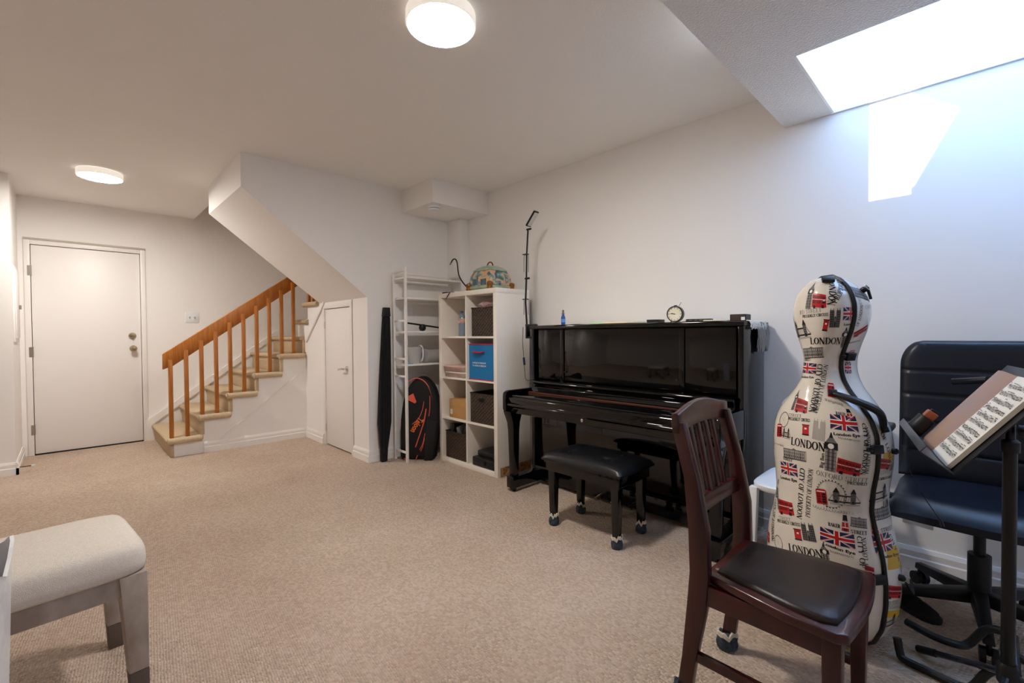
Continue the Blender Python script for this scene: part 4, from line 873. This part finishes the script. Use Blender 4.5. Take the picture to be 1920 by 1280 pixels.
def tower(p0, p1, hpx, g=KG):
    pr = Print(p0, p1, hpx); pr.rect(0, 0, 1, .58, g); pr.rect(-.12, .56, 1.12, .74, KB if g == KG else KG); pr.quad([(-.05, .74), (1.05, .74), (.72, .86), (.28, .86)], g); pr.quad([(.3, .86), (.7, .86), (.54, 1), (.46, 1)], KB if g == KG else KG)
    for i in range(5): pr.rect(.08+.2*i, .02, .14+.2*i, .56, KB if i % 2 else KP, 1)
    for i in range(5): pr.rect(0, .08+.1*i, 1, .092+.1*i, KB, 2)
    for i in range(10):
        a0, a1 = 2*PI*i/10, 2*PI*(i+1)/10; r_ = .30; k = pr.len/pr.h; pr.quad([(.5, .65), (.5+r_*math.cos(a0), .65+r_*k*math.sin(a0)), (.5+r_*math.cos(a1), .65+r_*k*math.sin(a1)), (.5, .65)], KW, 2)
    pr.done('printed_clock_tower')
def abbey(p0, p1, hpx, g=KG, d=KB):
    pr = Print(p0, p1, hpx)
    for x in (.02, .58):
        pr.rect(x, 0, x+.38, .9, g)
        for i in range(7): pr.rect(x+.02, .06+.12*i, x+.36, .09+.12*i, d, 1)
        for i in range(3): pr.rect(x+.05+.12*i, .05, x+.09+.12*i, 1 if i != 1 else .92, d, 1)
    pr.rect(.4, 0, .6, .5, g); pr.quad([(.4, .5), (.6, .5), (.5, .6), (.5, .6)], d); pr.rect(.44, .05, .56, .3, d, 1); pr.done('printed_abbey')
def palace(p0, p1, hpx):
    pr = Print(p0, p1, hpx); pr.rect(0, .05, 1, .85, KP); pr.rect(0, .85, 1, .95, KG); pr.rect(0, 0, 1, .12, KB)
    for i in range(12): pr.rect(.02+.082*i, .1, .045+.082*i, .86, KG if i % 3 else KB, 1)
    for i in range(11): pr.rect(.055+.082*i, .22, .085+.082*i, .40, KB, 2); pr.rect(.055+.082*i, .52, .085+.082*i, .70, KG, 2)
    pr.quad([(.4, .95), (.6, .95), (.5, 1.08), (.5, 1.08)], KG); pr.done('printed_palace')
def bridge(p0, p1, hpx):
    pr = Print(p0, p1, hpx)
    for x in (.14, .66):
        pr.rect(x, .1, x+.17, .72, KG); pr.quad([(x-.01, .72), (x+.18, .72), (x+.10, 1), (x+.07, 1)], KB); pr.rect(x+.05, .12, x+.12, .30, KB, 1)
        for i in range(4): pr.rect(x, .36+.1*i, x+.17, .385+.1*i, KB, 1)
    pr.rect(.28, .52, .68, .60, KB); pr.rect(0, .16, 1, .24, KB); pr.line([(.14, .6), (.0, .22)], .0018, KG); pr.line([(.83, .6), (1.0, .22)], .0018, KG); pr.rect(.05, 0, .98, .10, KP)
    for i in range(5): pr.line([(.30+.07*i, .24), (.34+.07*i, .52)], .001, KG)
    pr.done('printed_bridge')
def wheel(p0, p1, hpx):
    pr = Print(p0, p1, hpx); n = 28
    for i in range(n):
        a0, a1 = 2*PI*i/n, 2*PI*(i+1)/n; A0 = (.5+.47*math.cos(a0), .5+.47*math.sin(a0)); A1 = (.5+.47*math.cos(a1), .5+.47*math.sin(a1)); pr.line([A0, A1], .0012, KG)
        pr.line([(.5+.47*math.cos(a0), .5+.47*math.sin(a0)), (.5+.52*math.cos(a0), .5+.52*math.sin(a0))], .003, KB)
        if i % 4 == 0: pr.line([(.5, .5), A0], .0005, KP)
    pr.done('printed_wheel')
def guard(p0, p1, hpx):
    pr = Print(p0, p1, hpx); pr.quad([(.05, 0), (.95, 0), (.85, .55), (.15, .55)], KR); pr.quad([(.18, .62), (.82, .62), (.74, 1), (.26, 1)], KB); pr.quad([(.3, .52), (.7, .52), (.72, .64), (.28, .64)], KP, 1); pr.rect(.1, .2, .9, .25, KW, 1); pr.rect(.46, .25, .54, .52, KW, 1); pr.rect(.3, .0, .7, .16, KD, 1); pr.done('printed_guard')
def script(p0, p1, hpx, seed=0, c=KG):
    rnd = random.Random(seed); pr = Print(p0, p1, hpx); n = 40; pts = []
    for i in range(n+1):
        u = i/n; pts.append((u+.012*math.cos(i*1.9), .4+.35*math.sin(i*1.9)*rnd.uniform(.5, 1.2)))
    pr.line(pts, .0009, c); pr.done('printed_script')
def tape(p0, p1, hpx):
    pr = Print(p0, p1, hpx); pr.rect(0, 0, 1, 1, KY, -1); pr.done('yellow_tape')
CL, PL = 'CITY OF LONDON', 'PROPERTY OF LONDON'
# head
tower((1510, 579), (1520, 579), 50); bus((1522, 578), (1549, 577), 30); lettering((1553, 522), (1550, 572), 9, 'LONDON'); lettering((1568, 569), (1573, 525), 8, 'PROPERTY', KB, .8)
lettering((1500, 590), (1541, 584), 7, 'RD STREET', KG, .55); lettering((1505, 596), (1553, 592), 5, 'PICCADILLY CIRCUSS'); postbox((1541, 620), (1551, 621), 22); abbey((1554, 614), (1574, 614), 36)
flag((1580, 600), (1604, 600), 24); plain((1582, 610), (1602, 609), 4, 'London', bold=.03); bridge((1498, 637), (1522, 633), 34); lettering((1520, 645), (1575, 645), 11, 'LONDON'); tower((1575, 652), (1583, 651), 38)
palace((1503, 672), (1545, 670), 20); lettering((1503, 677), (1520, 676), 4, 'STREET'); script((1573, 543), (1592, 548), 8, 3); lettering((1597, 540), (1612, 572), 5, 'STREET', KG, .6)
flag((1499, 698), (1530, 701), 19); plain((1497, 708), (1526, 709), 4, 'London Eye', bold=.02); lettering((1533, 682), (1516, 772), 9, CL); lettering((1533, 774), (1553, 684), 8, PL, KB, .8)
phonebox((1552, 743), (1567, 745), 25); bus((1489, 772), (1513, 775), 27); tower((1483, 768), (1488, 769), 38); lettering((1478, 780), (1503, 783), 5, 'STREET', KG, .6); lettering((1478, 787), (1519, 791), 5, 'PICCADILLY CIRCUSS'); script((1546, 752), (1580, 762), 8, 5)
# upper body
wheel((1461, 800), (1478, 801), 28); phonebox((1457, 818), (1466, 819), 24); bridge((1466, 820), (1482, 824), 20); postbox((1504, 815), (1517, 817), 20); abbey((1522, 822), (1547, 828), 38, KP, KP); lettering((1450, 842), (1458, 776), 5, 'PROPERTY OF')
lettering((1567, 777), (1586, 780), 5, 'BAKER'); guard((1588, 785), (1602, 786), 17); flag((1557, 803), (1610, 809), 26); plain((1563, 815), (1613, 819), 5, 'London Eye', bold=.03); script((1571, 823), (1612, 829), 7, 1)
lettering((1483, 833), (1548, 847), 13, 'LONDON'); palace((1470, 857), (1512, 866), 19); lettering((1469, 861), (1486, 866), 5, 'STREET'); tower((1546, 881), (1566, 885), 72); plain((1543, 877), (1546, 850), 6, 'Big Ben', bold=.01); bus((1567, 886), (1611, 893), 30)
lettering((1615, 793), (1612, 890), 8, CL); lettering((1628, 888), (1627, 800), 7, PL, KB, .8); script((1452, 832), (1470, 838), 6, 8)
# middle
flag((1466, 886), (1496, 894), 22); plain((1464, 896), (1495, 904), 5, 'London Eye', bold=.03); lettering((1500, 876), (1494, 970), 9, CL); lettering((1519, 971), (1525, 880), 8, PL, KB, .8); lettering((1530, 889), (1626, 905), 8, 'OXFORD STREET', KG, .55); lettering((1588, 907), (1626, 910), 5, 'PICCADILLY')
wheel((1536, 950), (1590, 953), 52); phonebox((1532, 943), (1552, 946), 28); bridge((1553, 943), (1613, 949), 32); script((1524, 952), (1588, 965), 9, 2); lettering((1572, 960), (1602, 966), 5, 'BAKER', KP, .6); bus((1461, 963), (1490, 967), 28); tower((1459, 955), (1462, 955), 40)
lettering((1460, 972), (1483, 977), 5, 'STREET', KG, .6); lettering((1458, 978), (1501, 987), 5, 'PICCADILLY CIRCUSS'); palace((1445, 930), (1458, 934), 20); lettering((1449, 905), (1460, 908), 9, 'LON', KG)
# lower
lettering((1442, 935), (1448, 1012), 6, CL); lettering((1450, 1015), (1450, 940), 5, PL, KB, .8); bus((1433, 1014), (1443, 1018), 22); postbox((1491, 1011), (1505, 1014), 20); abbey((1506, 1012), (1533, 1017), 32); lettering((1553, 985), (1576, 990), 6, 'BAKER'); guard((1577, 994), (1593, 997), 29); palace((1594, 986), (1626, 991), 18); lettering((1595, 999), (1626, 1003), 6, 'STREET')
flag((1538, 1011), (1604, 1029), 24); plain((1543, 1020), (1604, 1040), 5, 'London Eye', bold=.03); lettering((1606, 1004), (1612, 1064), 8, 'CITY OF'); lettering((1627, 1066), (1623, 1007), 8, 'OF LONDON', KB, .8); lettering((1480, 1032), (1544, 1047), 12, 'LONDON'); tower((1545, 1062), (1559, 1065), 42); script((1556, 1035), (1600, 1047), 7, 6)
wheel((1455, 1030), (1470, 1032), 26); bus((1622, 1085), (1640, 1086), 26); bus((1500, 1100), (1550, 1110), 30); lettering((1470, 1130), (1560, 1150), 10, 'OXFORD STREET', KG, .55); flag((1470, 1100), (1500, 1106), 22); bridge((1530, 1180), (1600, 1190), 30); lettering((1575, 1075), (1575, 1150), 9, 'LONDON')
# back shell, right of the seam
palace((1604, 556), (1634, 566), 22); lettering((1609, 612), (1618, 572), 7, 'OF LONDON', KB, .8); lettering((1622, 579), (1643, 577), 6, 'OXFO', KG, .6); bus((1600, 634), (1632, 616), 12); phonebox((1590, 671), (1599, 669), 14); flag((1585, 700), (1597, 700), 22); script((1590, 645), (1612, 640), 6, 9)
bus((1640, 880), (1667, 879), 23); tape((1655, 868), (1672, 866), 20); lettering((1650, 812), (1668, 884), 8, 'OF LONDON'); lettering((1682, 880), (1680, 830), 7, 'PROPERTY', KB, .8); lettering((1642, 891), (1689, 884), 7, 'D STREET', KG, .6); lettering((1639, 901), (1690, 893), 5, 'PICCADILLY CIRCUSS'); bridge((1629, 946), (1663, 934), 34); lettering((1656, 953), (1677, 945), 13, 'LON')
palace((1635, 977), (1681, 966), 22); guard((1634, 1001), (1649, 999), 28); lettering((1652, 998), (1679, 990), 6, 'STREET'); flag((1642, 1037), (1674, 1029), 30); tape((1665, 1068), (1700, 1063), 40); plain((1649, 1047), (1682, 1040), 5, 'London Eye', bold=.03); lettering((1666, 1003), (1694, 1068), 8, 'CITY OF L'); lettering((1678, 1000), (1700, 1060), 6, 'LONDON', KB, .8)
bus((1659, 1122), (1695, 1119), 26); lettering((1655, 1136), (1700, 1129), 8, 'ORD STREET', KG, .7); lettering((1656, 1141), (1700, 1135), 4, 'PICCADILLY'); tape((1658, 1158), (1694, 1152), 14); bridge((1648, 1182), (1690, 1168), 26); bus((1632, 1206), (1652, 1200), 10)
# more of the same print on the sides that face away
def fb(f, z, w_): return ('f', f, z), ('f', f+w_, z)
for f, z in ((.42, .28), (.60, .50), (.46, .72), (.62, 1.18)): flag(*fb(f, z, .07), 24)
for f, z in ((.55, .22), (.40, .55), (.56, .78), (.42, 1.22), (.70, .40)): bus(*fb(f, z, .055), 26)
for f, z in ((.52, .34), (.38, .44), (.52, .64), (.68, .66), (.44, 1.12), (.66, .22)): lettering(*fb(f, z, .10), 10, 'LONDON')
for f, z in ((.46, .50), (.66, .56), (.60, .12), (.42, .14)): bridge(*fb(f, z, .09), 30)
for f, z in ((.51, .50), (.37, .66), (.66, .30), (.52, 1.1)): tower(*fb(f, z, .022), 60)
for f, z in ((.57, .36), (.44, .40), (.63, .74), (.50, .86)): palace(*fb(f, z, .08), 18)
# hardware
def at_surface(x, y, off=0.):
    s_, z, p = pick(x, y); q = surf(s_, z, off); n = surf(s_, z, .05)-surf(s_, z, 0.); n /= np.linalg.norm(n); a = surf(s_+.01, z, 0)-surf(s_-.01, z, 0); a -= n*(a @ n); a /= np.linalg.norm(a); return q, a, np.cross(n, a), n
def hw(x, y, size, name, m=BLKPL, off=.008, bev=.003):
    q, a, b_, n = at_surface(x, y, off); Mx = Matrix((Vector(a), Vector(b_), Vector(n))).transposed(); return MB().cbox(q, size, Mx).build(name, m, cc, bevel=bev)
for x, y in ((1590, 667), (1640, 842), (1644, 1085)):
    l_ = hw(x, y, (.045, .030, .016), 'latch'); q, a, b_, n = at_surface(x-14, y, .011); MB().cbox(q, (.018, .014, .01), Matrix((Vector(a), Vector(b_), Vector(n))).transposed()).build('catch', BLKMET, l_, bevel=.002)
hw(1552, 527, (.04, .025, .014), 'top_clip')
for x, y in ((1673, 845), (1686, 1082), (1622, 545)):
    q, a, b_, n = at_surface(x, y, 0.); MB().tube([q, q+n*.012, q+n*.018], [.011, .011, .005], 12).build('stud', BLKPL, cc)
q, a, b_, n = at_surface(1622, 545, .02); MB().tube([q+.013*(a*math.cos(t_)+b_*math.sin(t_)) for t_ in [2*PI*i/16 for i in range(16)]], .002, 6, closed=True).build('ring', CHROME, cc)
q2, a2, b2, n2 = at_surface(1640, 562, .008); MB().tube([q, q2], .005, 6).build('strap_clip', BLKMET, cc)
h0, ha, hb, hn = at_surface(1560, 737, .004); h1, _, _, hn1 = at_surface(1655, 806, .004); mid1, _, _, m1 = at_surface(1600, 762, .03); mid2, _, _, m2 = at_surface(1632, 782, .036)
pts = smoothpts([h0, mid1, mid2, h1], 8); rr = [.008+.010*math.sin(PI*i/(len(pts)-1))**.5 for i in range(len(pts))]
MB().tube(pts, rr, 10, flat=.75).build('handle', mat('black padded handle', '121215', .5), cc)
for p_, q_ in ((h0, (1560, 737)), (h1, (1655, 806))): hw(q_[0], q_[1], (.028, .02, .012), 'handle_mount')
for dx in (-.09, .09):
    for dy in (-.05, .05):
        p_ = CC+WW*dx+NN*dy; MB().lathe([(.014, .0005), (.016, .006), (.014, .022)], tuple(p_), 12).build('foot', BLKPL, cc)
s0_ = at_surface(1693, 1090, .012)[0]; p_ = onz(1712, 1140, .02)
MB().tube(smoothpts([s0_, s0_+np.array((.03, -.015, -.04)), np.array((p_[0]-.075, p_[1]+.0, .16)), np.array((p_[0]-.075, p_[1]-.005, .115))], 6), .008, 8, flat=.5).build('strap', BLKCL, cc)

# shoe lying by the case
A_, B_ = onz(1700, 1137), onz(1762, 1172); dirv = (B_-A_); dirv /= np.linalg.norm(dirv)
shp = B_-dirv*.235
sh_ = thing('slip_on_shoe', 'black slip-on shoe with pale lining on the carpet by the case', 'shoe', (shp[0], shp[1], 0), math.atan2(dirv[1], dirv[0]))
so_ = [(0, .028), (.03, .036), (.09, .034), (.15, .041), (.20, .040), (.228, .026), (.238, .006)]
MB().loft([[(x, -w_, .0005), (x, w_, .0005), (x, w_, .018), (x, -w_, .018)] for x, w_ in so_]).build('sole', mat('dark sole', '1c1d20', .5), sh_, world=False, bevel=.002)
up_ = [(0.004, .026, .07), (.03, .034, .066), (.08, .033, .06), (.13, .038, .062), (.17, .039, .05), (.21, .032, .038), (.233, .012, .024)]
MB().loft([[(x, w_*math.cos(PI*i/8), .018+(h_-.018)*math.sin(PI*i/8)**.8) for i in range(9)] for x, w_, h_ in up_]).build('upper', mat('black canvas', '111215', .8, bump=(250, .3)), sh_, world=False, ang=60)
MB().lathe([(.9, 0), (1, .004), (.8, .006), (.02, .001)], (.055, 0, .060), 24, .045, .024).build('lining', mat('pale lining', 'c4c9d2', .8), sh_, world=False)

# ================================================================== OFFICE CHAIR
oc_ = thing('office_chair', 'black leather swivel office chair against the right wall', 'office chair', (2.50, 0, 0))
NAVY = mat('blue black leather', '161b26', .34, bump=(140, .15, .001), spec=.5)
SE = [.62, .74, .86, .965]
def obk(front):
    def f(u, v):
        z = .50+.595*v; hw_ = .256; c = 0
        if z > .985: q = (z-.985)/.11; hw_ = .256-.075*(1-math.sqrt(max(0, 1-q*q)))*1.0
        y = -hw_+2*hw_*u; e = max(0, 1-abs(2*u-1)**8)**.4*max(0, 1-abs(2*v-1)**14)**.4; g = sum(math.exp(-((z-s_)/.006)**2) for s_ in SE)
        x = 2.685+.05*(v-.5)-(.034*e*front if front > 0 else -.016*e)+(.009*g*e if front > 0 else 0)-.012*math.sin(PI*u)*(-1)
        return (x, y, z)
    return f
b = MB(); b.grid(obk(1), 28, 90); b.grid(obk(-1), 28, 30); b.build('backrest', NAVY, oc_, ang=70)
def ost(u, v):
    x = 2.215+.45*v; y = -.25+.50*u; e = max(0, 1-abs(2*u-1)**6)**.4; fr_ = max(0, 1-v/.22) if v < .22 else 0
    return (x+.03*(2*u-1)**2*(1-v), y, .478+.038*e-.055*fr_**2-.01*math.sin(PI*v)+.0)
b = MB(); b.grid(ost, 28, 40); b.grid(lambda u, v: (2.225+.44*v+.03*(2*u-1)**2*(1-v), -.243+.486*u, .432), 8, 8)
edge = [ost(0, i/40) for i in range(41)]+[ost(i/28, 1) for i in range(29)]+[ost(1, 1-i/40) for i in range(41)]+[ost(1-i/28, 0) for i in range(29)]
b.loft([[p for p in edge], [(2.42+(p[0]-2.42)*.98, p[1]*.975, .433) for p in edge]], cap=False); b.build('seat', NAVY, oc_, ang=60)
bx((2.40, -.075, .385), (2.62, .075, .431)).build('tilt_mechanism', BLKMET, oc_, bevel=.008)
MB().tube([(2.56, 0, .40), (2.72, 0, .41), (2.745, 0, .48), (2.735, 0, .66)], .022, 8, flat=.5).build('back_bracket', BLKMET, oc_)
OX = 2.52
MB().cyl((OX, 0, .09), (OX, 0, .27), .034, 20).build('column_cover', BLKPL, oc_); MB().cyl((OX, 0, .27), (OX, 0, .39), .018, 16).build('gas_lift', BLKMET, oc_)
for i in range(5):
    a = R(41+72*i); c, s_ = math.cos(a), math.sin(a); tip = (OX+.285*c, s_*.285)
    rings = []
    for r_, hw_, z0, z1 in ((.02, .028, .085, .135), (.15, .022, .075, .115), (.295, .016, .066, .092)):
        rings.append([(OX+r_*c-hw_*s_, r_*s_+hw_*c, z0), (OX+r_*c+hw_*s_, r_*s_-hw_*c, z0), (OX+r_*c+hw_*s_*.8, r_*s_-hw_*c*.8, z1), (OX+r_*c-hw_*s_*.8, r_*s_+hw_*c*.8, z1)])
    MB().loft(rings).build('base_leg', BLKPL, oc_, bevel=.004)
    w1 = MB(); 
    for k in (-1, 1): w1.cyl((tip[0]-s_*.008*k, tip[1]+c*.008*k, .0275), (tip[0]-s_*.024*k, tip[1]+c*.024*k, .0275), .027, 16)
    w1.cyl((tip[0], tip[1], .03), (tip[0], tip[1], .07), .008, 8); w1.build('caster', BLKPL, oc_)
for s_ in (-1, 1):
    MB().tube(smoothpts([(2.50, s_*.235, .44), (2.50, s_*.29, .45), (2.50, s_*.30, .55), (2.53, s_*.298, .66), (2.56, s_*.295, .70)], 5), .014, 8).build('arm_support', BLKPL, oc_)
    bx((2.42, s_*.295-.03, .70), (2.66, s_*.295+.03, .728)).build('arm_pad', BLKPL, oc_, bevel=.01, seg=3)
MB().prism([(.222, .352), (.128, .345), (.128, .428), (.222, .430)], 'x', 2.45, 2.451).build('care_label', mat('paper label', 'd9d9d6', .7), oc_)

# ================================================================== MUSIC STAND
ms = thing('music_stand', 'black orchestral music stand at the right edge of the picture', 'music stand', (1.956, -.06, 0))
N_, F_ = np.array((1.715, .052, .752)), np.array((2.175, .140, .752)); ex = (F_-N_)/np.linalg.norm(F_-N_); pn_ = np.array((-ex[1], ex[0], 0)); TL = R(53)
sv = -pn_*math.cos(TL)+np.array((0, 0, math.sin(TL))); nv = pn_*math.sin(TL)+np.array((0, 0, math.cos(TL))); c0 = (N_+F_)/2
MD = Matrix((Vector(ex), Vector(sv), Vector(nv))).transposed(); DWd = np.linalg.norm(F_-N_)
def dsk(a, b_, c): return c0+ex*a+sv*b_+nv*c
MB().cbox(dsk(0, .17, -.002), (DWd+.02, .34, .003), MD).build('desk', BLKMET, ms, bevel=.001)
LEDG = mat('grey enamel', '3b3d40', .35)
MB().cbox(dsk(0, 0, .042), (DWd+.02, .003, .086), MD).build('ledge', LEDG, ms, bevel=.001)
MB().cbox(dsk(0, .011, .085), (DWd+.02, .022, .003), MD).build('ledge_lip', LEDG, ms, bevel=.001)
ptop = dsk(.01, .16, -.03); ptop[0], ptop[1] = 1.956, -.058
MB().cyl((1.956, -.06, .08), (1.956, -.06, .80), .0155, 18).build('lower_tube', BLKMET, ms); MB().cyl((1.956, -.06, .80), (1.956, -.06, .872), .011, 14).build('upper_tube', BLKMET, ms)
MB().lathe([(.02, .785), (.021, .79), (.021, .815), (.014, .822)], (1.956, -.06, 0), 18).build('collar', BLKPL, ms)
jq = dsk(.03, .165, -.02); MB().tube([(1.956, -.06, .868), tuple(jq)], .014, 10).build('tilt_joint', BLKPL, ms); MB().tube([(1.93, -.075, .85), (1.93, -.115, .85)], [.02, .017], 12).build('tilt_knob', BLKPL, ms)
tips = [np.array((2.14, .148, .013)), np.array((1.956-.275, -.06+.06, .013)), np.array((1.956+.06, -.06-.28, .013))]
for p_ in tips:
    hub = np.array((1.956, -.06, .135)); d_ = p_-hub; l_ = MB().tube([hub, p_-d_*.22], .0095, 10).build('leg', mat('blue black enamel', '141a26', .25, coat=.5), ms); MB().tube([p_-d_*.22, p_], .0125, 10).build('rubber_tip', BLKPL, l_)
MB().lathe([(.022, .105), (.024, .11), (.024, .155), (.018, .165)], (1.956, -.06, 0), 18).build('hub', BLKPL, ms)
MB().tube([onx(1787, 715, 2.25), onx(1852, 712, 2.20)], .012, 10).build('side_arm', BLKMET, ms)
MB().tube([onx(1722, 846, 2.02), onx(1703, 877, 2.0), onx(1730, 928, 1.98), onx(1766, 980, 1.96)], .0015, 6).build('page_wire', BLKMET, ms); MB().tube([onx(1763, 974, 1.963), onx(1768, 988, 1.957)], .005, 8).build('wire_tip', BLKPL, ms)
# score
bk = thing('music_score', 'open cream music score resting on the black music stand', 'book', tuple(dsk(-.05, .002, .003)))
PAPER = mat('cream page', 'ece6d6', .8); TAN = mat('shade toned page', 'b08a6c', .6, var=(3, '9c8a8c'))  # tan: shade on the far page is put into its colour
def pg(a0, a1, c0_, c1_, name, m, th=.010):
    b = MB(); n = 10; ring = []
    for i in range(n+1):
        u = i/n; a = a0+(a1-a0)*u; c = .003+c0_*math.sin(PI*u)**.8+c1_*u; ring.append([dsk(a, .003, .002), dsk(a, .305, .002), dsk(a, .305, c+th), dsk(a, .003, c+th)])
    return b.loft(ring).build(name, m, bk, ang=50)
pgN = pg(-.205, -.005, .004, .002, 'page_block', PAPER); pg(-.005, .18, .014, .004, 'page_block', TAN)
nt_ = MB(); rnd = random.Random(5)
def pgp(a, b_, off=.0005):
    u = (a+.205)/.20; return dsk(a, b_, .003+.004*math.sin(PI*u)**.8+.002*u+.010+off)
for r_ in range(10):
    y0_ = .03+.0262*r_
    for k in range(5):
        for s_ in range(8):
            a0, a1 = -.193+.022*s_, -.193+.022*(s_+1); q_ = y0_+.0024*k
            nt_.add([pgp(a0, q_), pgp(a1, q_), pgp(a1, q_+.0005), pgp(a0, q_+.0005)], [(0, 1, 2, 3)])
    for k in range(34):
        a = -.190+.0051*k+rnd.uniform(-.001, .001); q_ = y0_+rnd.uniform(-.001, .011); d = .0017
        nt_.add([pgp(a-d, q_-d, .0007), pgp(a+d, q_-d, .0007), pgp(a+d, q_+d, .0007), pgp(a-d, q_+d, .0007)], [(0, 1, 2, 3)]); nt_.add([pgp(a+d-.0005, q_, .0007), pgp(a+d, q_, .0007), pgp(a+d, q_+.008, .0007), pgp(a+d-.0005, q_+.008, .0007)], [(0, 1, 2, 3)])
        if k % 4 == 0: nt_.add([pgp(a+d, q_+.0068, .0008), pgp(a+d+.017, q_+.0066, .0008), pgp(a+d+.017, q_+.0082, .0008), pgp(a+d, q_+.0084, .0008)], [(0, 1, 2, 3)])
nt_.build('printed_notes', mat('note ink', '2b2b2e', .6), pgN, smooth=False, fix=False)
# pencil holder on the ledge
ph = thing('rosin_holder', 'black holder with an orange brown block on the music stand ledge', 'holder', tuple(dsk(.15, .002, .03)))
def dbx(a, b_, c, sz_, name, m, bev=.004): return MB().cbox(dsk(a, b_, c), sz_, MD).build(name, m, ph, bevel=bev)
rings = [[dsk(.150+.026*math.cos(2*PI*i/20), b_, .057+.026*math.sin(2*PI*i/20)) for i in range(20)] for b_ in (.004, .07)]
MB().loft(rings).build('cup', BLKPL, ph, bevel=.002); dbx(.150, .083, .057, (.038, .026, .030), 'block', mat('amber block', 'a0552f', .4)); dbx(.150, .098, .057, (.016, .01, .02), 'block_groove', BLKPL, .002)

# ------------------------------------------------------------------ folding floor stand for a cello
fs2 = thing('cello_stand', 'black folding cello floor stand lying low beside the music stand', 'instrument stand', (2.2, -.1, 0))
a_ = [onz(1700, 1165, .085), onz(1745, 1190, .085), onz(1790, 1207, .085), onz(1815, 1207, .085)]; XA = a_[-1][0]
a_ += [onx(1845, 1182, XA+.01), onx(1868, 1180, XA+.01), onx(1900, 1192, XA)]
MB().tube(smoothpts(a_, 5), .0125, 10).build('arm', BLKPL, fs2)
b0 = onz(1695, 1236, .0135); b_ = [onx(1682, 1195, b0[0]+.02), onx(1687, 1222, b0[0]+.01), b0, onz(1740, 1258, .0135), onz(1795, 1284, .0135), onz(1822, 1288, .0135)]; XB_ = b_[-1][0]
b_ += [onx(1850, 1262, XB_), onx(1872, 1256, XB_), onx(1905, 1264, XB_)]
MB().tube(smoothpts(b_, 5), .0125, 10).build('arm', BLKPL, fs2)
MB().cyl(tuple(a_[-1]), tuple(b_[-1]), .012, 10).build('cross_tube', BLKMET, fs2)
ce = (np.array(a_[-1])+np.array(b_[-1]))/2; MB().tube([ce, ce+np.array((.02, -.25, -ce[2]+.013))], .012, 10).build('rear_leg', BLKMET, fs2)

# ================================================================== LEFT FOREGROUND: stool and white bin
stl = thing('upholstered_stool', 'off-white fabric stool with grey washed wooden legs at the left', 'stool', (-.164, 2.013, 0), R(5.5))
LINEN = carpet('woven linen', 'd2c9bd', 'ece5da', 420, .35, .8, .002, (1, .5, 1)); WASH = mat('grey washed wood', 'b3a79b', .6, var=(6, '9a8c7f', (3, 3, 1.5)), bump=(70, .1))
hx, hy = .32, .215
def spad(u, v):
    X = -1+2*u; Y = -1+2*v; e = max(0, 1-abs(X)**7)**.38*max(0, 1-abs(Y)**7)**.38; return (X*hx, Y*hy, .395+.075*e+.012*(1-X*X)*(1-Y*Y)-.01*(1-Y*Y))
def rsq(k, z, n=56, pw=9): return [(hx*k*math.copysign(abs(math.cos(2*PI*i/n))**(2/pw), math.cos(2*PI*i/n)), hy*k*math.copysign(abs(math.sin(2*PI*i/n))**(2/pw), math.sin(2*PI*i/n)), z) for i in range(n)]
MB().loft([rsq(.97, .40), rsq(.995, .408), rsq(1.0, .43), rsq(.995, .455), rsq(.98, .472), rsq(.945, .485), rsq(.85, .493), rsq(.55, .498), rsq(.02, .50)]).build('seat_pad', LINEN, stl, world=False, ang=60)
for X in (-1, 1):
    bx((X*(hx-.03)-.012, -hy+.06, .335), (X*(hx-.03)+.012, hy-.06, .399)).build('apron', WASH, stl, world=False, bevel=.002)
    for Y in (-1, 1):
        cx_, cy_ = X*(hx-.034), Y*(hy-.034)
        def lring(z, a): return [(cx_+X*.026-X*s1*2*a, cy_+Y*.026-Y*s2*2*a, z) for s1, s2 in ((0, 0), (1, 0), (1, 1), (0, 1))]
        lg = MB().loft([lring(.09, .025), lring(.399, .0345)]).build('leg', WASH, stl, world=False, bevel=.003)
        MB().loft([lring(.0005, .0225), lring(.0895, .0249)]).build('foot', mat('dark leg end', '5d5147', .6), lg, world=False, bevel=.002)  # lowest part of each leg in a darker colour
for Y in (-1, 1): bx((-hx+.06, Y*(hy-.03)-.012, .335), (hx-.06, Y*(hy-.03)+.012, .399)).build('apron', WASH, stl, world=False, bevel=.002)
bn = thing('white_bin', 'tall white plastic bin with shiny lining at the left edge', 'bin', (-.27, 1.33, 0))
WB_ = mat('wrinkled white plastic', 'e3e5e8', .3, bump=(9, .5, .03)); bc = (-.255, 1.30)
def br(k, z, j=0): return [(bc[0]+.165*k*math.copysign(abs(math.cos(2*PI*i/40))**(2/5), math.cos(2*PI*i/40)), bc[1]+.165*k*math.copysign(abs(math.sin(2*PI*i/40))**(2/5), math.sin(2*PI*i/40)), z+(.012*math.sin(i*.9) if j else 0)) for i in range(40)]
MB().loft([br(.86, .0005), br(.9, .2), br(.96, .5), br(1.0, .705, 1), br(1.02, .716, 1), br(.985, .716, 1), br(.955, .60)], cap=False).build('body', WB_, bn, ang=60)
MB().loft([br(.95, .64), br(.93, .5), br(.88, .3), br(.84, .02), br(.02, .015)]).build('lining', mat('silver lining', 'b9bcc2', .2, .9, bump=(14, 1, .03)), bn)
